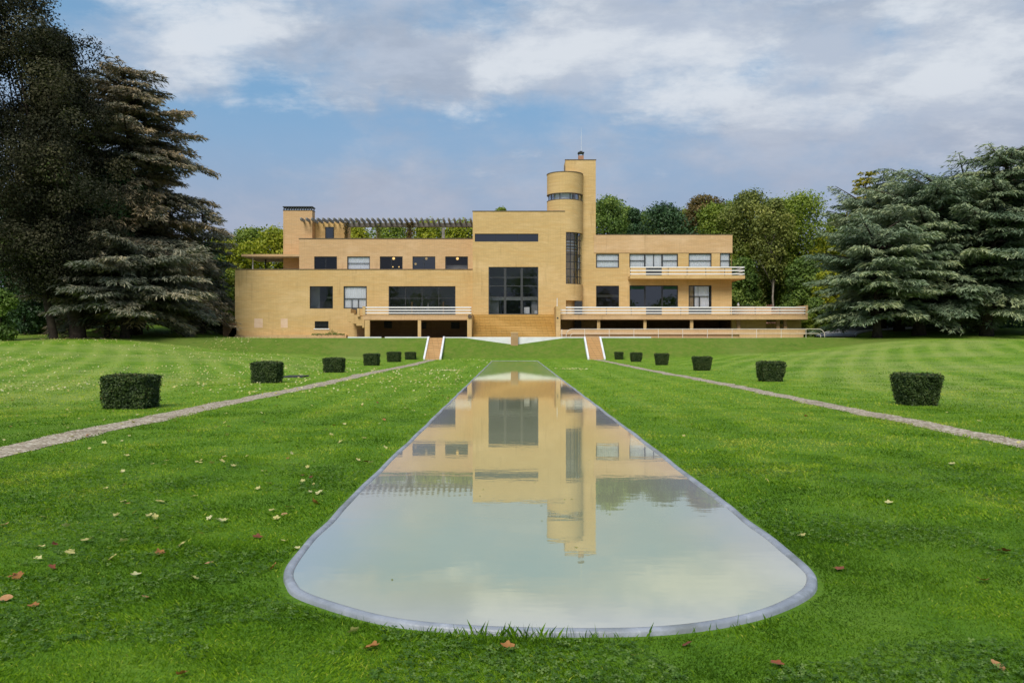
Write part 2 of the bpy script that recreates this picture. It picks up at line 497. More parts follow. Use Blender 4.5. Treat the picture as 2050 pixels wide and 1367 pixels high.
class MB:
    def __init__(s):
        s.v = []
        s.f = []

    def quad(s, *p):
        b = len(s.v)
        s.v += [tuple(q) for q in p]
        s.f.append(tuple(range(b, b + len(p))))

    def box(s, x0, x1, y0, y1, z0, z1):
        b = len(s.v)
        s.v += [(x, y, z) for z in (z0, z1) for y in (y0, y1) for x in (x0, x1)]
        for f in ((0, 2, 3, 1), (4, 5, 7, 6), (0, 1, 5, 4), (1, 3, 7, 5), (3, 2, 6, 7), (2, 0, 4, 6)):
            s.f.append(tuple(b + i for i in f))
        return s

    def prism(s, poly, z0, z1):
        """closed horizontal outline (counter-clockwise) raised between two heights"""
        b = len(s.v)
        n = len(poly)
        s.v += [(x, y, z0) for x, y in poly] + [(x, y, z1) for x, y in poly]
        for i in range(n):
            j = (i + 1) % n
            s.f.append((b + i, b + j, b + n + j, b + n + i))
        s.f.append(tuple(b + n + i for i in range(n)))
        s.f.append(tuple(b + n - 1 - i for i in range(n)))
        return s

    def prism_x(s, poly, x0, x1):
        """outline in (y, z) swept along x"""
        b = len(s.v)
        n = len(poly)
        s.v += [(x0, y, z) for y, z in poly] + [(x1, y, z) for y, z in poly]
        for i in range(n):
            j = (i + 1) % n
            s.f.append((b + i, b + n + i, b + n + j, b + j))
        s.f.append(tuple(b + i for i in range(n)))
        s.f.append(tuple(b + n + n - 1 - i for i in range(n)))
        return s

    def tube(s, pts, rad, n=8, cap=True):
        pts = [Vector(p) for p in pts]
        if not isinstance(rad, (list, tuple)):
            rad = [rad] * len(pts)
        b = len(s.v)
        for i, p in enumerate(pts):
            d = (pts[min(i + 1, len(pts) - 1)] - pts[max(i - 1, 0)]).normalized()
            a = Vector((0, 0, 1)) if abs(d.z) < 0.9 else Vector((1, 0, 0))
            u = d.cross(a).normalized()
            w = d.cross(u).normalized()
            for k in range(n):
                q = 2 * PI * k / n
                s.v.append(tuple(p + (u * math.cos(q) + w * math.sin(q)) * rad[i]))
        for i in range(len(pts) - 1):
            for k in range(n):
                k2 = (k + 1) % n
                s.f.append((b + i * n + k, b + (i + 1) * n + k, b + (i + 1) * n + k2, b + i * n + k2))
        if cap:
            s.f.append(tuple(b + k for k in range(n)))
            e = b + (len(pts) - 1) * n
            s.f.append(tuple(e + n - 1 - k for k in range(n)))
        return s

    def lathe(s, prof, cx, cy, n=16):
        b = len(s.v)
        for r, z in prof:
            for k in range(n):
                q = 2 * PI * k / n
                s.v.append((cx + r * math.cos(q), cy + r * math.sin(q), z))
        for i in range(len(prof) - 1):
            for k in range(n):
                k2 = (k + 1) % n
                s.f.append((b + i * n + k, b + i * n + k2, b + (i + 1) * n + k2, b + (i + 1) * n + k))
        return s

    def arc(s, cx, cy, r0, r1, a0, a1, z0, z1, n=24):
        """part of a round wall, angles in degrees, 0 = towards +x, -90 = towards the viewer"""
        po = [(cx + r1 * math.cos(R(a0 + (a1 - a0) * i / n)), cy + r1 * math.sin(R(a0 + (a1 - a0) * i / n))) for i in range(n + 1)]
        pi = [(cx + r0 * math.cos(R(a0 + (a1 - a0) * i / n)), cy + r0 * math.sin(R(a0 + (a1 - a0) * i / n))) for i in range(n + 1)]
        for i in range(n):
            a, b, c, d = po[i], po[i + 1], pi[i + 1], pi[i]
            s.quad((*a, z0), (*b, z0), (*b, z1), (*a, z1))
            s.quad((*c, z0), (*d, z0), (*d, z1), (*c, z1))
            s.quad((*a, z1), (*b, z1), (*c, z1), (*d, z1))
            s.quad((*b, z0), (*a, z0), (*d, z0), (*c, z0))
        s.quad((*pi[0], z0), (*po[0], z0), (*po[0], z1), (*pi[0], z1))
        s.quad((*po[n], z0), (*pi[n], z0), (*pi[n], z1), (*po[n], z1))
        return s

    def build(s, name, mat, parent=None, smooth=False, base=None):
        off = origin_of(parent) if parent is not None else Vector(base or (0, 0, 0))
        me = bpy.data.meshes.new(name)
        me.from_pydata([(x - off.x, y - off.y, z - off.z) for x, y, z in s.v], [], s.f)
        me.update()
        o = link(name, me, mat, parent, smooth)
        if base:
            o.location = base
        return o


def quads_mesh(name, V, rnd=None):
    """V: (n, 4, 3) array of separate four-cornered leaves"""
    n = len(V)
    me = bpy.data.meshes.new(name)
    me.vertices.add(n * 4)
    me.vertices.foreach_set('co', np.ascontiguousarray(V, dtype=np.float32).ravel())
    me.loops.add(n * 4)
    me.loops.foreach_set('vertex_index', np.arange(n * 4, dtype=np.int32))
    me.polygons.add(n)
    me.polygons.foreach_set('loop_start', np.arange(0, n * 4, 4, dtype=np.int32))
    me.polygons.foreach_set('loop_total', np.full(n, 4, dtype=np.int32))
    me.update(calc_edges=True)
    if rnd is not None:
        a = me.attributes.new('rnd', 'FLOAT', 'POINT')
        a.data.foreach_set('value', np.repeat(np.asarray(rnd, dtype=np.float32), 4))
    return me


def unit(a):
    return a / np.maximum(np.linalg.norm(a, axis=-1, keepdims=True), 1e-9)


def leaf_quads(P, N, size, g, aspect=0.6):
    """rhombic leaves centred on P with face normals near N"""
    n = len(P)
    t = unit(np.cross(N, g.normal(size=(n, 3))))
    b = np.cross(N, t)
    s = np.asarray(size)[:, None]
    return np.stack([P - t * s * 0.5, P + b * s * 0.5 * aspect, P + t * s * 0.5, P - b * s * 0.5 * aspect], axis=1)


def copy_tree(o, loc, rotz, scale, label, group=None):
    c = o.copy()
    COL.objects.link(c)
    c.location = loc
    c.rotation_euler = (0, 0, rotz)
    c.scale = scale
    c['label'] = label
    if group:
        c['group'] = group
    for ch in list(o.children):
        d = ch.copy()
        COL.objects.link(d)
        d.parent = c
    return c


# ================================================================== SETTING
def build_lawn():
    xs = np.unique(np.concatenate([np.linspace(-700, -120, 12), np.linspace(-120, -14, 54), np.linspace(-14, 14.5, 76), np.linspace(14.5, 120, 54), np.linspace(120, 700, 12)]))
    ys = np.unique(np.concatenate([np.linspace(-80, 0, 9), np.linspace(0, 80, 81), np.linspace(80, 85.5, 34), [84.8, 84.95, 85.04, 85.07], np.linspace(86, 140, 28), np.linspace(150, 900, 12)]))
    X, Yy = np.meshgrid(xs, ys)
    Z = ground(X, Yy)
    V = np.stack([X, Yy, Z], -1).reshape(-1, 3)
    nx = len(xs)
    f = [(j * nx + i, j * nx + i + 1, (j + 1) * nx + i + 1, (j + 1) * nx + i) for j in range(len(ys) - 1) for i in range(nx - 1)]
    me = bpy.data.meshes.new('lawn')
    me.from_pydata(V.tolist(), [], f)
    tag(link('lawn', me, M['lawn'], smooth=True), kind='structure')


build_lawn()


def path_x(side, y):
    y = np.asarray(y, float)
    if side < 0:
        return -7.85 + 0.58 * sm(y, 8, 81) + 0.10 * np.sin(y * 0.23) - 0.04 * np.sin(y * 0.9)
    return 8.55 - 0.60 * sm(y, 8, 81) + 0.10 * np.sin(y * 0.19 + 1) + 0.04 * np.sin(y * 0.8)


PW = {-1: 0.38, 1: 0.32}


def build_path(side):
    ys = np.arange(4, 80.95, 0.25)
    c = path_x(side, ys)
    wl = PW[side] + 0.20 * (vnoise(ys * 1.1, ys * 0 + 3, 5) - 0.5) + 0.08 * (vnoise(ys * 4.0, ys * 0 + 9, 5) - 0.5)
    wr = PW[side] + 0.20 * (vnoise(ys * 1.1, ys * 0 + 33, 5) - 0.5) + 0.08 * (vnoise(ys * 4.0, ys * 0 + 39, 5) - 0.5)
    v, f = [], []
    for i, y in enumerate(ys):
        v += [(c[i] - wl[i], y, 0.006), (c[i], y, 0.012), (c[i] + wr[i], y, 0.006)]
        if i:
            b = 3 * (i - 1)
            f += [(b, b + 1, b + 4, b + 3), (b + 1, b + 2, b + 5, b + 4)]
    me = bpy.data.meshes.new('gravel_path')
    me.from_pydata(v, [], f)
    tag(link('gravel_path', me, M['gravel']), kind='structure')


build_path(-1)
build_path(1)

# terrace ground in front of and under the villa
mb = MB()
mb.box(-22, 33, 85.22, 120, Z_UP - 0.3, Z_UP + 0.012)
tag(mb.build('terrace_ground', M['paving']), kind='structure')


# driveway on the right
def build_drive():
    pts = [(33.2, 88.6), (34.6, 92), (37.0, 97), (40.8, 102), (44.5, 105), (48.5, 107.5), (51, 112)]
    v, f = [], []
    kl, kr = MB(), MB()
    L0, R0 = [], []
    for i in range(61):
        tt = i / 60 * (len(pts) - 1)
        k = min(int(tt), len(pts) - 2)
        u = tt - k
        p = [Vector(pts[max(0, min(len(pts) - 1, k + q))]) for q in (-1, 0, 1, 2)]
        c = 0.5 * ((2 * p[1]) + (p[2] - p[0]) * u + (2 * p[0] - 5 * p[1] + 4 * p[2] - p[3]) * u * u + (3 * p[1] - p[0] - 3 * p[2] + p[3]) * u ** 3)
        d = 0.5 * ((p[2] - p[0]) + 2 * (2 * p[0] - 5 * p[1] + 4 * p[2] - p[3]) * u + 3 * (3 * p[1] - p[0] - 3 * p[2] + p[3]) * u * u)
        d.normalize()
        n = Vector((d.y, -d.x))
        w = 1.9
        a, b = c - n * w, c + n * w
        za, zb = gz(a.x, a.y) + 0.10, gz(b.x, b.y) + 0.10
        v += [(a.x, a.y, za), (b.x, b.y, zb)]
        L0.append((a.x, a.y, za))
        R0.append((b.x, b.y, zb))
        if i:
            q = 2 * (i - 1)
            f.append((q, q + 1, q + 3, q + 2))
    me = bpy.data.meshes.new('driveway')
    me.from_pydata(v, [], f)
    tag(link('driveway', me, M['asphalt']), kind='structure')
    for line, nm in ((L0, 'a'), (R0, 'b')):
        kb = MB()
        for a, b in zip(line[:-1], line[1:]):
            d = (Vector(b) - Vector(a)).normalized()
            n = Vector((d.y, -d.x, 0)) * 0.09
            A, B = Vector(a), Vector(b)
            up = Vector((0, 0, 0.12))
            dn = Vector((0, 0, -0.2))
            kb.quad(A - n + up, A + n + up, B + n + up, B - n + up)
            kb.quad(A + n + up, A + n + dn, B + n + dn, B + n + up)
            kb.quad(A - n + dn, A - n + up, B - n + up, B - n + dn)
        tag(kb.build('driveway_kerb', M['whitewall']), kind='structure')


build_drive()


# ------------------------------------------------------------------ basin
NEAR = [(-1.72, 10.5), (-1.715, 8.6), (-1.69, 7.1), (-1.64, 6.4), (-1.54, 5.98), (-1.37, 5.66), (-0.86, 5.24), (-0.42, 5.06), (0.2, 4.98),
        (0.885, 5.01), (1.45, 5.24), (1.88, 5.62), (2.10, 6.02), (2.18, 6.6), (2.205, 8.0), (2.21, 9.4), (2.21, 10.5)]


def pool_outline(grow=0.0):
    pts = []
    c = Vector((0.25, 8.0))
    for i in range(1, len(NEAR) - 2):
        p = [Vector(NEAR[i + k]) for k in (-1, 0, 1, 2)]
        for k in range(8):
            u = k / 8
            q = 0.5 * ((2 * p[1]) + (p[2] - p[0]) * u + (2 * p[0] - 5 * p[1] + 4 * p[2] - p[3]) * u * u + (3 * p[1] - p[0] - 3 * p[2] + p[3]) * u ** 3)
            d = 0.5 * ((p[2] - p[0]) + 2 * (2 * p[0] - 5 * p[1] + 4 * p[2] - p[3]) * u + 3 * (3 * p[1] - p[0] - 3 * p[2] + p[3]) * u * u)
            d.normalize()
            q = q + Vector((d.y, -d.x)) * grow
            pts.append((q.x, q.y))
    for y in np.linspace(9.4, PYB + grow, 64):
        pts.append((2.21 + grow, float(y)))
    for y in np.linspace(PYB + grow, 9.0, 64):
        pts.append((-1.72 - grow, float(y)))
    return pts


OUT = pool_outline()


def inside_pool(x, y, grow=0.0):
    poly = np.array(pool_outline(grow))
    res = np.zeros(x.shape, bool)
    j = len(poly) - 1
    for i in range(len(poly)):
        xi, yi = poly[i]
        xj, yj = poly[j]
        if yi != yj:
            cond = ((yi > y) != (yj > y)) & (x < (xj - xi) * (y - yi) / (yj - yi) + xi)
            res ^= cond
        j = i
    return res


def build_pool():
    root = thing('reflecting_pool', 'long narrow reflecting pool with a blue grey rim on the central lawn', 'pool', (AX, 40, 0))
    prof = [(0.035, -0.06), (0.030, 0.022), (0.018, 0.036), (-0.01, 0.040), (-0.032, 0.036), (-0.044, 0.02), (-0.048, -0.05)]
    n = len(OUT)
    mb = MB()
    P = [Vector((x, y)) for x, y in OUT]
    for i in range(n):
        d = (P[(i + 1) % n] - P[i - 1]).normalized()
        nn = Vector((d.y, -d.x))
        w = 1 + 0.35 * (float(vnoise(np.array(P[i].x * 3.1), np.array(P[i].y * 2.3), 3)) - 0.5)
        k = 0.010 * math.sin(P[i].y * 2.1) + 0.006 * math.sin(P[i].y * 5.3)
        for a, h in prof:
            q = P[i] + nn * (a * w + k)
            mb.v.append((q.x, q.y, h))
    m_ = len(prof)
    for i in range(n):
        j = (i + 1) % n
        for k in range(m_ - 1):
            mb.f.append((i * m_ + k, j * m_ + k, j * m_ + k + 1, i * m_ + k + 1))
    o = mb.build('rim', M['rim'], root, True)
    mb = MB()
    mb.quad(*[(x, y, 0.022) for x, y in OUT])
    tag(mb.build('water', M['water']), kind='structure')


build_pool()

# ================================================================== VILLA
YC, YT, YL, YU = 97.0, 99.0, 98.0, 100.0    # planes: centre, tower + right wing, left wing, left upper floor
YF = 92.5                                   # front of the terraces
villa = thing('villa', 'long yellow brick modernist villa with round stair tower behind the pool', 'villa', (AX, YC, Z_UP))
DECK = 4.52
COPE = {}


def wall_front(mb, x0, x1, z0, z1, Y, holes, depth=0.35):
    """front face of a wall at y = Y with openings and their reveals"""
    xs = sorted({x0, x1} | {h[0] for h in holes} | {h[1] for h in holes})
    zs = sorted({z0, z1} | {h[2] for h in holes} | {h[3] for h in holes})
    for i in range(len(xs) - 1):
        for j in range(len(zs) - 1):
            cx, cz = (xs[i] + xs[i + 1]) / 2, (zs[j] + zs[j + 1]) / 2
            if any(h[0] < cx < h[1] and h[2] < cz < h[3] for h in holes):
                continue
            if not (x0 <= cx <= x1 and z0 <= cz <= z1):
                continue
            mb.quad((xs[i], Y, zs[j]), (xs[i + 1], Y, zs[j]), (xs[i + 1], Y, zs[j + 1]), (xs[i], Y, zs[j + 1]))
    for a, b, c, d in holes:
        e = Y + depth
        mb.quad((a, Y, c), (a, Y, d), (a, e, d), (a, e, c))
        mb.quad((b, Y, c), (b, e, c), (b, e, d), (b, Y, d))
        mb.quad((a, Y, c), (a, e, c), (b, e, c), (b, Y, c))
        mb.quad((a, Y, d), (b, Y, d), (b, e, d), (a, e, d))


def shell(mb, x0, x1, z0, z1, Y, Y1, left=True, right=True):
    if left:
        mb.quad((x0, Y1, z0), (x0, Y, z0), (x0, Y, z1), (x0, Y1, z1))
    if right:
        mb.quad((x1, Y, z0), (x1, Y1, z0), (x1, Y1, z1), (x1, Y, z1))
    mb.quad((x1, Y1, z0), (x0, Y1, z0), (x0, Y1, z1), (x1, Y1, z1))
    mb.quad((x0, Y, z1), (x1, Y, z1), (x1, Y1, z1), (x0, Y1, z1))


def px_rect(p0, p1, q0, q1, Y):
    """opening from photo measures: left, right, top, bottom"""
    return (PX(p0, Y), PX(p1, Y), PZ(q1, Y), PZ(q0, Y))


def room(name, x0, x1, y0, y1, z0, z1, mat):
    mb = MB()
    mb.quad((x0, y1, z0), (x1, y1, z0), (x1, y1, z1), (x0, y1, z1))
    mb.quad((x0, y0, z0), (x0, y1, z0), (x0, y1, z1), (x0, y0, z1))
    mb.quad((x1, y1, z0), (x1, y0, z0), (x1, y0, z1), (x1, y1, z1))
    mb.quad((x0, y0, z0), (x1, y0, z0), (x1, y1, z0), (x0, y1, z0))
    mb.quad((x0, y1, z1), (x1, y1, z1), (x1, y0, z1), (x0, y0, z1))
    return mb.build(name, mat, villa)


def window(rect, Y, vs=(), hs=(), fw=0.09, curtain=None, gl='glass', mat='darkmetal', door=None, label=None, inset=0.09):
    """frame with bars, a pane and, where seen, a curtain. vs: bar positions as fractions; hs: (fraction from the bottom, from, to)"""
    x0, x1, z0, z1 = rect
    a, b = Y + inset, Y + inset + 0.09
    mb = MB()
    mb.box(x0, x0 + fw, a, b, z0, z1).box(x1 - fw, x1, a, b, z0, z1)
    mb.box(x0 + fw, x1 - fw, a, b, z1 - fw, z1).box(x0 + fw, x1 - fw, a, b, z0, z0 + fw)
    w, h = x1 - x0, z1 - z0
    for v in vs:
        v, k = v if isinstance(v, tuple) else (v, fw * 0.8)
        c = x0 + w * v
        mb.box(c - k / 2, c + k / 2, a + 0.003, b - 0.003, z0 + fw, z1 - fw)
    for q in hs:
        f0, s, e = q if isinstance(q, tuple) else (q, 0, 1)
        c = z0 + h * f0
        mb.box(x0 + max(w * s, fw), x0 + min(w * e, w - fw), a + 0.006, b - 0.006, c - fw * 0.4, c + fw * 0.4)
    win = mb.build('window', M[mat], villa)
    if label:
        win['label'] = label
    pb = MB()
    pb.quad((x0 + fw, a + 0.045, z0 + fw), (x1 - fw, a + 0.045, z0 + fw), (x1 - fw, a + 0.045, z1 - fw), (x0 + fw, a + 0.045, z1 - fw))
    pb.build('pane', M[gl], win)
    if curtain:
        for c0, c1, cm in curtain:
            cb = MB()
            A, B = x0 + w * c0, x0 + w * c1
            n = max(8, int((B - A) / 0.045))
            yy = [b + 0.075 + 0.016 * math.sin(i * 1.15 + 0.7 * math.sin(i * 0.37)) + 0.012 * math.sin(i * 0.41) for i in range(n + 1)]
            for i in range(n):
                p, q = A + (B - A) * i / n, A + (B - A) * (i + 1) / n
                cb.quad((p, yy[i], z0 + 0.03), (q, yy[i + 1], z0 + 0.03), (q, yy[i + 1], z1 - 0.03), (p, yy[i], z1 - 0.03))
            cb.build('curtain', M[cm], win)
    if door:
        db = MB()
        db.box(x0 + w * door[0], x0 + w * door[1], Y - 0.012, Y + 0.06, door[2], z0 - 0.004)
        db.build('door_panel', M['greymetal'], win)
    return win


FULL = [(0.0, 1.0, 'curtain')]


def coping(x0, x1, Y, z, y1=None, h=0.07, out_=0.06, mat='coping'):
    mb = MB()
    mb.box(x0 - out_, x1 + out_, Y - out_, Y + 0.4, z, z + h)
    return mb.build('coping', M[mat], villa)


# ---- central block
cx0, cx1 = PX(946.4, YC), PX(1133, YC)
cz1 = PZ(423.4, YC)
RC = 2.05                                   # radius of the round stair
TCX, TCY = cx1, YC + RC
strip = px_rect(950.5, 1077.7, 468, 484, YC)
big = px_rect(978, 1077.7, 534.4, 629.6, YC)
mb = MB()
wall_front(mb, cx0, cx1, Z_UP, cz1, YC, [strip, big])
shell(mb, cx0, cx1, Z_UP, cz1, YC, 111, True, True)
mb.build('central_wall', M['brick'], villa)
coping(cx0, PX(1130, YC), YC, cz1)
window(strip, YC, vs=(0.33, 0.67), fw=0.07, gl='glassdark', label='long dark horizontal strip window under the roof of the centre')
window(big, YC, vs=((0.333, 0.26), (0.667, 0.26)), hs=(0.37, 0.60, 0.78), fw=0.10, mat='greymetal', label='tall glazed hall window above the main stairs')
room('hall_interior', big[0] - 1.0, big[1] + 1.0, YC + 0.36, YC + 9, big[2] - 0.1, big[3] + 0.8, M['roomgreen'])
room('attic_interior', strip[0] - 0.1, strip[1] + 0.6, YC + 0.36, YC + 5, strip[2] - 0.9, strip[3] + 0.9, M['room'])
mb = MB()
dz = big[2]
mb.box(PX(1004, 105), PX(1062, 105), 105.6, 105.8, dz, dz + 2.9)
mb.box(PX(1012, 105), PX(1054, 105), 105.4, 105.58, dz, dz + 2.6)
mb.build('inner_door', M['darkmetal'], villa)
mb = MB()
mb.box(PX(1049, YC + .9), PX(1060, YC + .9), YC + .7, YC + 1.1, big[2] - 0.1, PZ(615, YC + .9))
mb.build('white_panel', M['white'], villa)
mb = MB()
mb.box(PX(1070, YC + .9), PX(1078, YC + .9), YC + .7, YC + 1.1, big[2] - 0.1, PZ(622, YC + .9))
mb.build('white_panel', M['white'], villa)

mb = MB()
mb.box(big[0] - 0.8, big[1] + 0.8, YC + 4.4, YC + 4.7, PZ(601, YC + 4.4), PZ(594, YC + 4.4))
mb.build('gallery', M['plaster'], villa)
for a_, b_ in ((978, 999), (1064, 1080)):
    mb = MB()
    mb.box(PX(a_, YC + 5.2), PX(b_, YC + 5.2), YC + 5.1, YC + 5.3, big[2] - 0.05, PZ(602, YC + 5.2))
    mb.build('inner_partition', M['plaster'], villa)

# ---- round stair and tall chimney tower
zt1 = PZ(351, TCY)          # top of the drum
zt0 = PZ(391.4, TCY)        # its lower edge
zb1 = PZ(405.0, TCY)        # sill of the lantern windows
zs0 = PZ(469, TCY)          # underside of the shaft
zg0 = PZ(569.5, TCY - 1.0)  # foot of the tall stair window
zr0 = PZ(602, TCY - 1.0)    # head of the small door recess
mb = MB()
mb.arc(TCX, TCY, 0.02, RC, -180, 180, zt0, zt1, 56)
mb.build('tower_drum', M['brick'], villa)
mb = MB()
mb.arc(TCX, TCY, 0.02, RC, -180, 180, zs0, zb1, 56)
mb.build('stair_tower', M['brick'], villa)
mb = MB()
mb.arc(TCX, TCY, 0.02, RC, -90, 90, zr0, zg0, 28)
mb.build('tower_base', M['brick'], villa)
mb = MB()
mb.arc(TCX, TCY, 0.02, RC - 0.62, -90, 90, Z_UP, zr0, 20)
mb.build('tower_foot', M['brick'], villa)
mb = MB()
mb.arc(TCX, TCY, RC - 0.25, RC + 0.05, -180, 180, zt1, zt1 + 0.07, 56)
mb.build('coping', M['coping'], villa)
mb = MB()
mb.arc(TCX, TCY, RC - 0.25, RC + 0.03, -180, 180, zt0 - 0.07, zt0 - 0.002, 56)
mb.build('lantern_sill', M['coping'], villa)
mb = MB()
mb.arc(TCX, TCY, RC - 0.25, RC + 0.03, -180, 180, zb1 + 0.002, zb1 + 0.06, 56)
mb.build('lantern_sill', M['coping'], villa)
RG = RC - 0.14
mb = MB()
mb.arc(TCX, TCY, RG - 0.04, RG - 0.025, -180, 180, zb1 + 0.06, zt0 - 0.07, 48)
lan = mb.build('lantern_window', M['glass'], villa)
for k in range(10):
    mb = MB()
    a = -183 + 36 * k
    mb.arc(TCX, TCY, RG - 0.06, RG, a - 1.3, a + 1.3, zb1 + 0.06, zt0 - 0.07, 2)
    mb.build('mullion', M['darkmetal'], lan)
mb = MB()
mb.arc(TCX, TCY, RG - 0.42, RG - 0.40, -150, -62, zb1 + 0.02, zt0 - 0.02, 24)
mb.build('curtain', M['curtain'], lan)
mb = MB()
mb.lathe([(0.001, zb1 + 0.01), (0.3, zb1 + 0.01), (0.3, zt0 - 0.01)], TCX, TCY + 0.6, 12)
mb.build('stair_newel', M['room'], villa)
# tall rounded stair window
mb = MB()
angs = [-90 + 62 * i / 4 for i in range(5)] + [0, 40, 80]
for a in angs:
    mb.arc(TCX, TCY, RG - 0.07, RG, a - 1.2, a + 1.2, zg0, zs0, 2)
for i in range(8):
    z = zg0 + (zs0 - zg0) * i / 7
    z = min(max(z, zg0 + 0.04), zs0 - 0.04)
    mb.arc(TCX, TCY, RG - 0.06, RG - 0.005, -90, 90, z - 0.035, z + 0.035, 20)
    mb.box(PX(1135.8, YC) - 0.3, PX(1136.2, YC), YC + 0.1, YC + 0.15, z - 0.035, z + 0.035)
sw = mb.build('stair_window', M['darkmetal'], villa)
sw['label'] = 'tall dark gridded window curving round the stair tower'
mb = MB()
mb.arc(TCX, TCY, RG - 0.04, RG - 0.03, -90, 90, zg0, zs0, 28)
mb.build('pane', M['glass'], sw)
mb = MB()
mb.lathe([(0.9, zg0 - 0.01), (0.9, zs0 + 0.01)], TCX - 0.3, TCY + 0.7, 20)
mb.build('stair_core', M['room'], villa)
for i in range(4):
    mb = MB()
    zz = zs0 - 1.0 - i * 0.34
    mb.arc(TCX, TCY, 1.35, 1.40, -100, 30, zz - 0.05, zz + 0.05, 16)
    mb.build('stair_rail', M['white'], villa)

tx0, tx1 = PX(1132, YT), PX(1192.7, YT)
tz1 = PZ(320.7, YT)
mb = MB()
mb.box(tx0, tx1, YT, YT + 3.2, Z_UP, tz1)
mb.build('chimney_tower', M['brick'], villa)
coping(tx0, tx1, YT, tz1)
mb = MB()
mb.box(tx0 - 0.02, tx0 + 0.05, YT + 0.7, YT + 1.9, PZ(345, YT), PZ(328, YT))
mb.build('tower_door', M['darkmetal'], villa)
mb = MB()
q0, q1 = PX(1157, YT + 1), PX(1169.5, YT + 1)
mb.box(q0 + 0.06, q1 - 0.06, YT + 0.9, YT + 1.6, tz1, PZ(312, YT + 1))
ch = mb.build('flue', M['brick_red'], villa)
mb = MB()
zc = PZ(312, YT + 1)
for a_, b_ in ((q0 + 0.08, q0 + 0.16), (q1 - 0.16, q1 - 0.08)):
    mb.box(a_, b_, YT + 0.9, YT + 0.98, zc + 0.002, zc + 0.3)
    mb.box(a_, b_, YT + 1.5, YT + 1.58, zc + 0.002, zc + 0.3)
mb.box(q0, q1, YT + 0.8, YT + 1.7, zc + 0.302, zc + 0.40)
mb.box(q0 + 0.2, q1 - 0.2, YT + 1.0, YT + 1.4, zc + 0.402, zc + 0.55)
mb.build('chimney_cap', M['darkmetal'], ch)
mb = MB()
mb.tube([(PX(1164, YT + 1), YT + 1.2, zc + 0.5), (PX(1164, YT + 1), YT + 1.2, PZ(256, YT + 1))], [0.018, 0.009], 6)
mb.build('antenna', M['white'], villa)

# ---- left wing, ground floor
lx0, lx1 = PX(470.4, YL), cx0
lz1 = PZ(539.7, YL)
W1 = px_rect(620, 666.5, 573, 617.8, YL)
W2 = px_rect(687.8, 734.3, 573, 617.6, YL)
W3 = px_rect(778, 911.8, 573, 630.5, YL)
WB = px_rect(630, 657.7, 643, 657.5, YL)
void_l = (PX(734, YL), lx1 - 0.3, Z_UP, DECK - 0.35)
stair_hole = (PX(697, YL), PX(731, YL), Z_UP, PZ(646, YL))
mb = MB()
wall_front(mb, lx0, lx1, Z_UP, lz1, YL, [W1, W2, W3, WB, void_l])
shell(mb, lx0, lx1, Z_UP, lz1, YL, 110.5, True, False)
mb.build('left_wall', M['brick'], villa)
mb = MB()
mb.box(lx0 - 0.05, lx1, YL - 0.06, YL + 1.7, lz1 + 0.002, lz1 + 0.07)
mb.build('coping', M['coping'], villa)
mb = MB()
mb.box(lx0 - 0.35, PX(696, YL), YL - 0.9, YL - 0.003, Z_UP, PZ(670.5, YL))
mb.build('plinth', M['brick_pink'], villa)
window(W1, YL, fw=0.07, label='plain square ground floor window nearest the left end')
window(W2, YL, vs=(), hs=(0.44,), fw=0.10, curtain=FULL, door=(0.34, 0.63, DECK, 0), label='curtained window with a dark door panel below')
for fr in (0.35, 0.63):
    mb = MB()
    c = W2[0] + (W2[1] - W2[0]) * fr
    mb.box(c - 0.04, c + 0.04, YL + 0.10, YL + 0.175, W2[2] + 0.1, W2[2] + (W2[3] - W2[2]) * 0.40)
    mb.build('window_bar', M['darkmetal'], villa)
window(W3, YL, vs=((0.25, 0.10), (0.5, 0.10), (0.75, 0.10)), hs=(0.58,), fw=0.10, label='wide four light living room window on the left terrace')
mb = MB()
for i in range(5):
    z = WB[2] + (WB[3] - WB[2]) * (i + 0.5) / 5
    mb.box(WB[0] + 0.05, WB[1] - 0.05, YL + 0.10, YL + 0.16, z - 0.03, z + 0.03)
mb.box(WB[0], WB[0] + 0.05, YL + 0.09, YL + 0.17, WB[2], WB[3]).box(WB[1] - 0.05, WB[1], YL + 0.09, YL + 0.17, WB[2], WB[3])
bw = mb.build('cellar_window', M['darkmetal'], villa)
mb = MB()
mb.box(WB[0] - 0.1, WB[1] + 0.1, YL - 0.06, YL - 0.003, WB[2] - 0.12, WB[2] - 0.003)
mb.build('sill', M['white'], bw)
room('cellar_interior', WB[0], WB[1], YL + 0.36, YL + 2, WB[2] - .1, WB[3] + .1, M['roomgreen'])
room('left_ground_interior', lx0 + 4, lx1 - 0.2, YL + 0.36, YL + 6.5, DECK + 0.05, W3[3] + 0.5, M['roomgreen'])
for p in (823, 886):
    mb = MB()
    mb.box(PX(p, YL + 3), PX(p + 3, YL + 3), YL + 3, YL + 3.2, DECK + 0.06, PZ(604, YL + 3))
    mb.build('inner_column', M['brick_pink'], villa)
mb = MB()
mb.box(PX(640, YL + 4), PX(664, YL + 4), YL + 4, YL + 4.6, DECK + 0.06, PZ(603, YL + 4))
mb.build('inner_counter', M['room'], villa)
mb = MB()
mb.box(PX(856, YL + 3.5), PX(858, YL + 3.5), YL + 3.4, YL + 3.5, DECK + 1.1, PZ(606.5, YL + 3.4))
mb.lathe([(0.001, DECK + 1.0), (0.2, DECK + 1.0), (0.12, DECK + 1.3), (0.1, DECK + 1.5)], PX(857, YL + 3.5), YL + 3.5, 10)
mb.build('white_statuette', M['white'], villa)
mb = MB()
mb.box(PX(618, YL + 2.4), PX(640, YL + 2.4), YL + 2.4, YL + 2.6, DECK + 0.06, W1[3] + 0.3)
mb.build('inner_partition', M['plaster'], villa)
mb = MB()
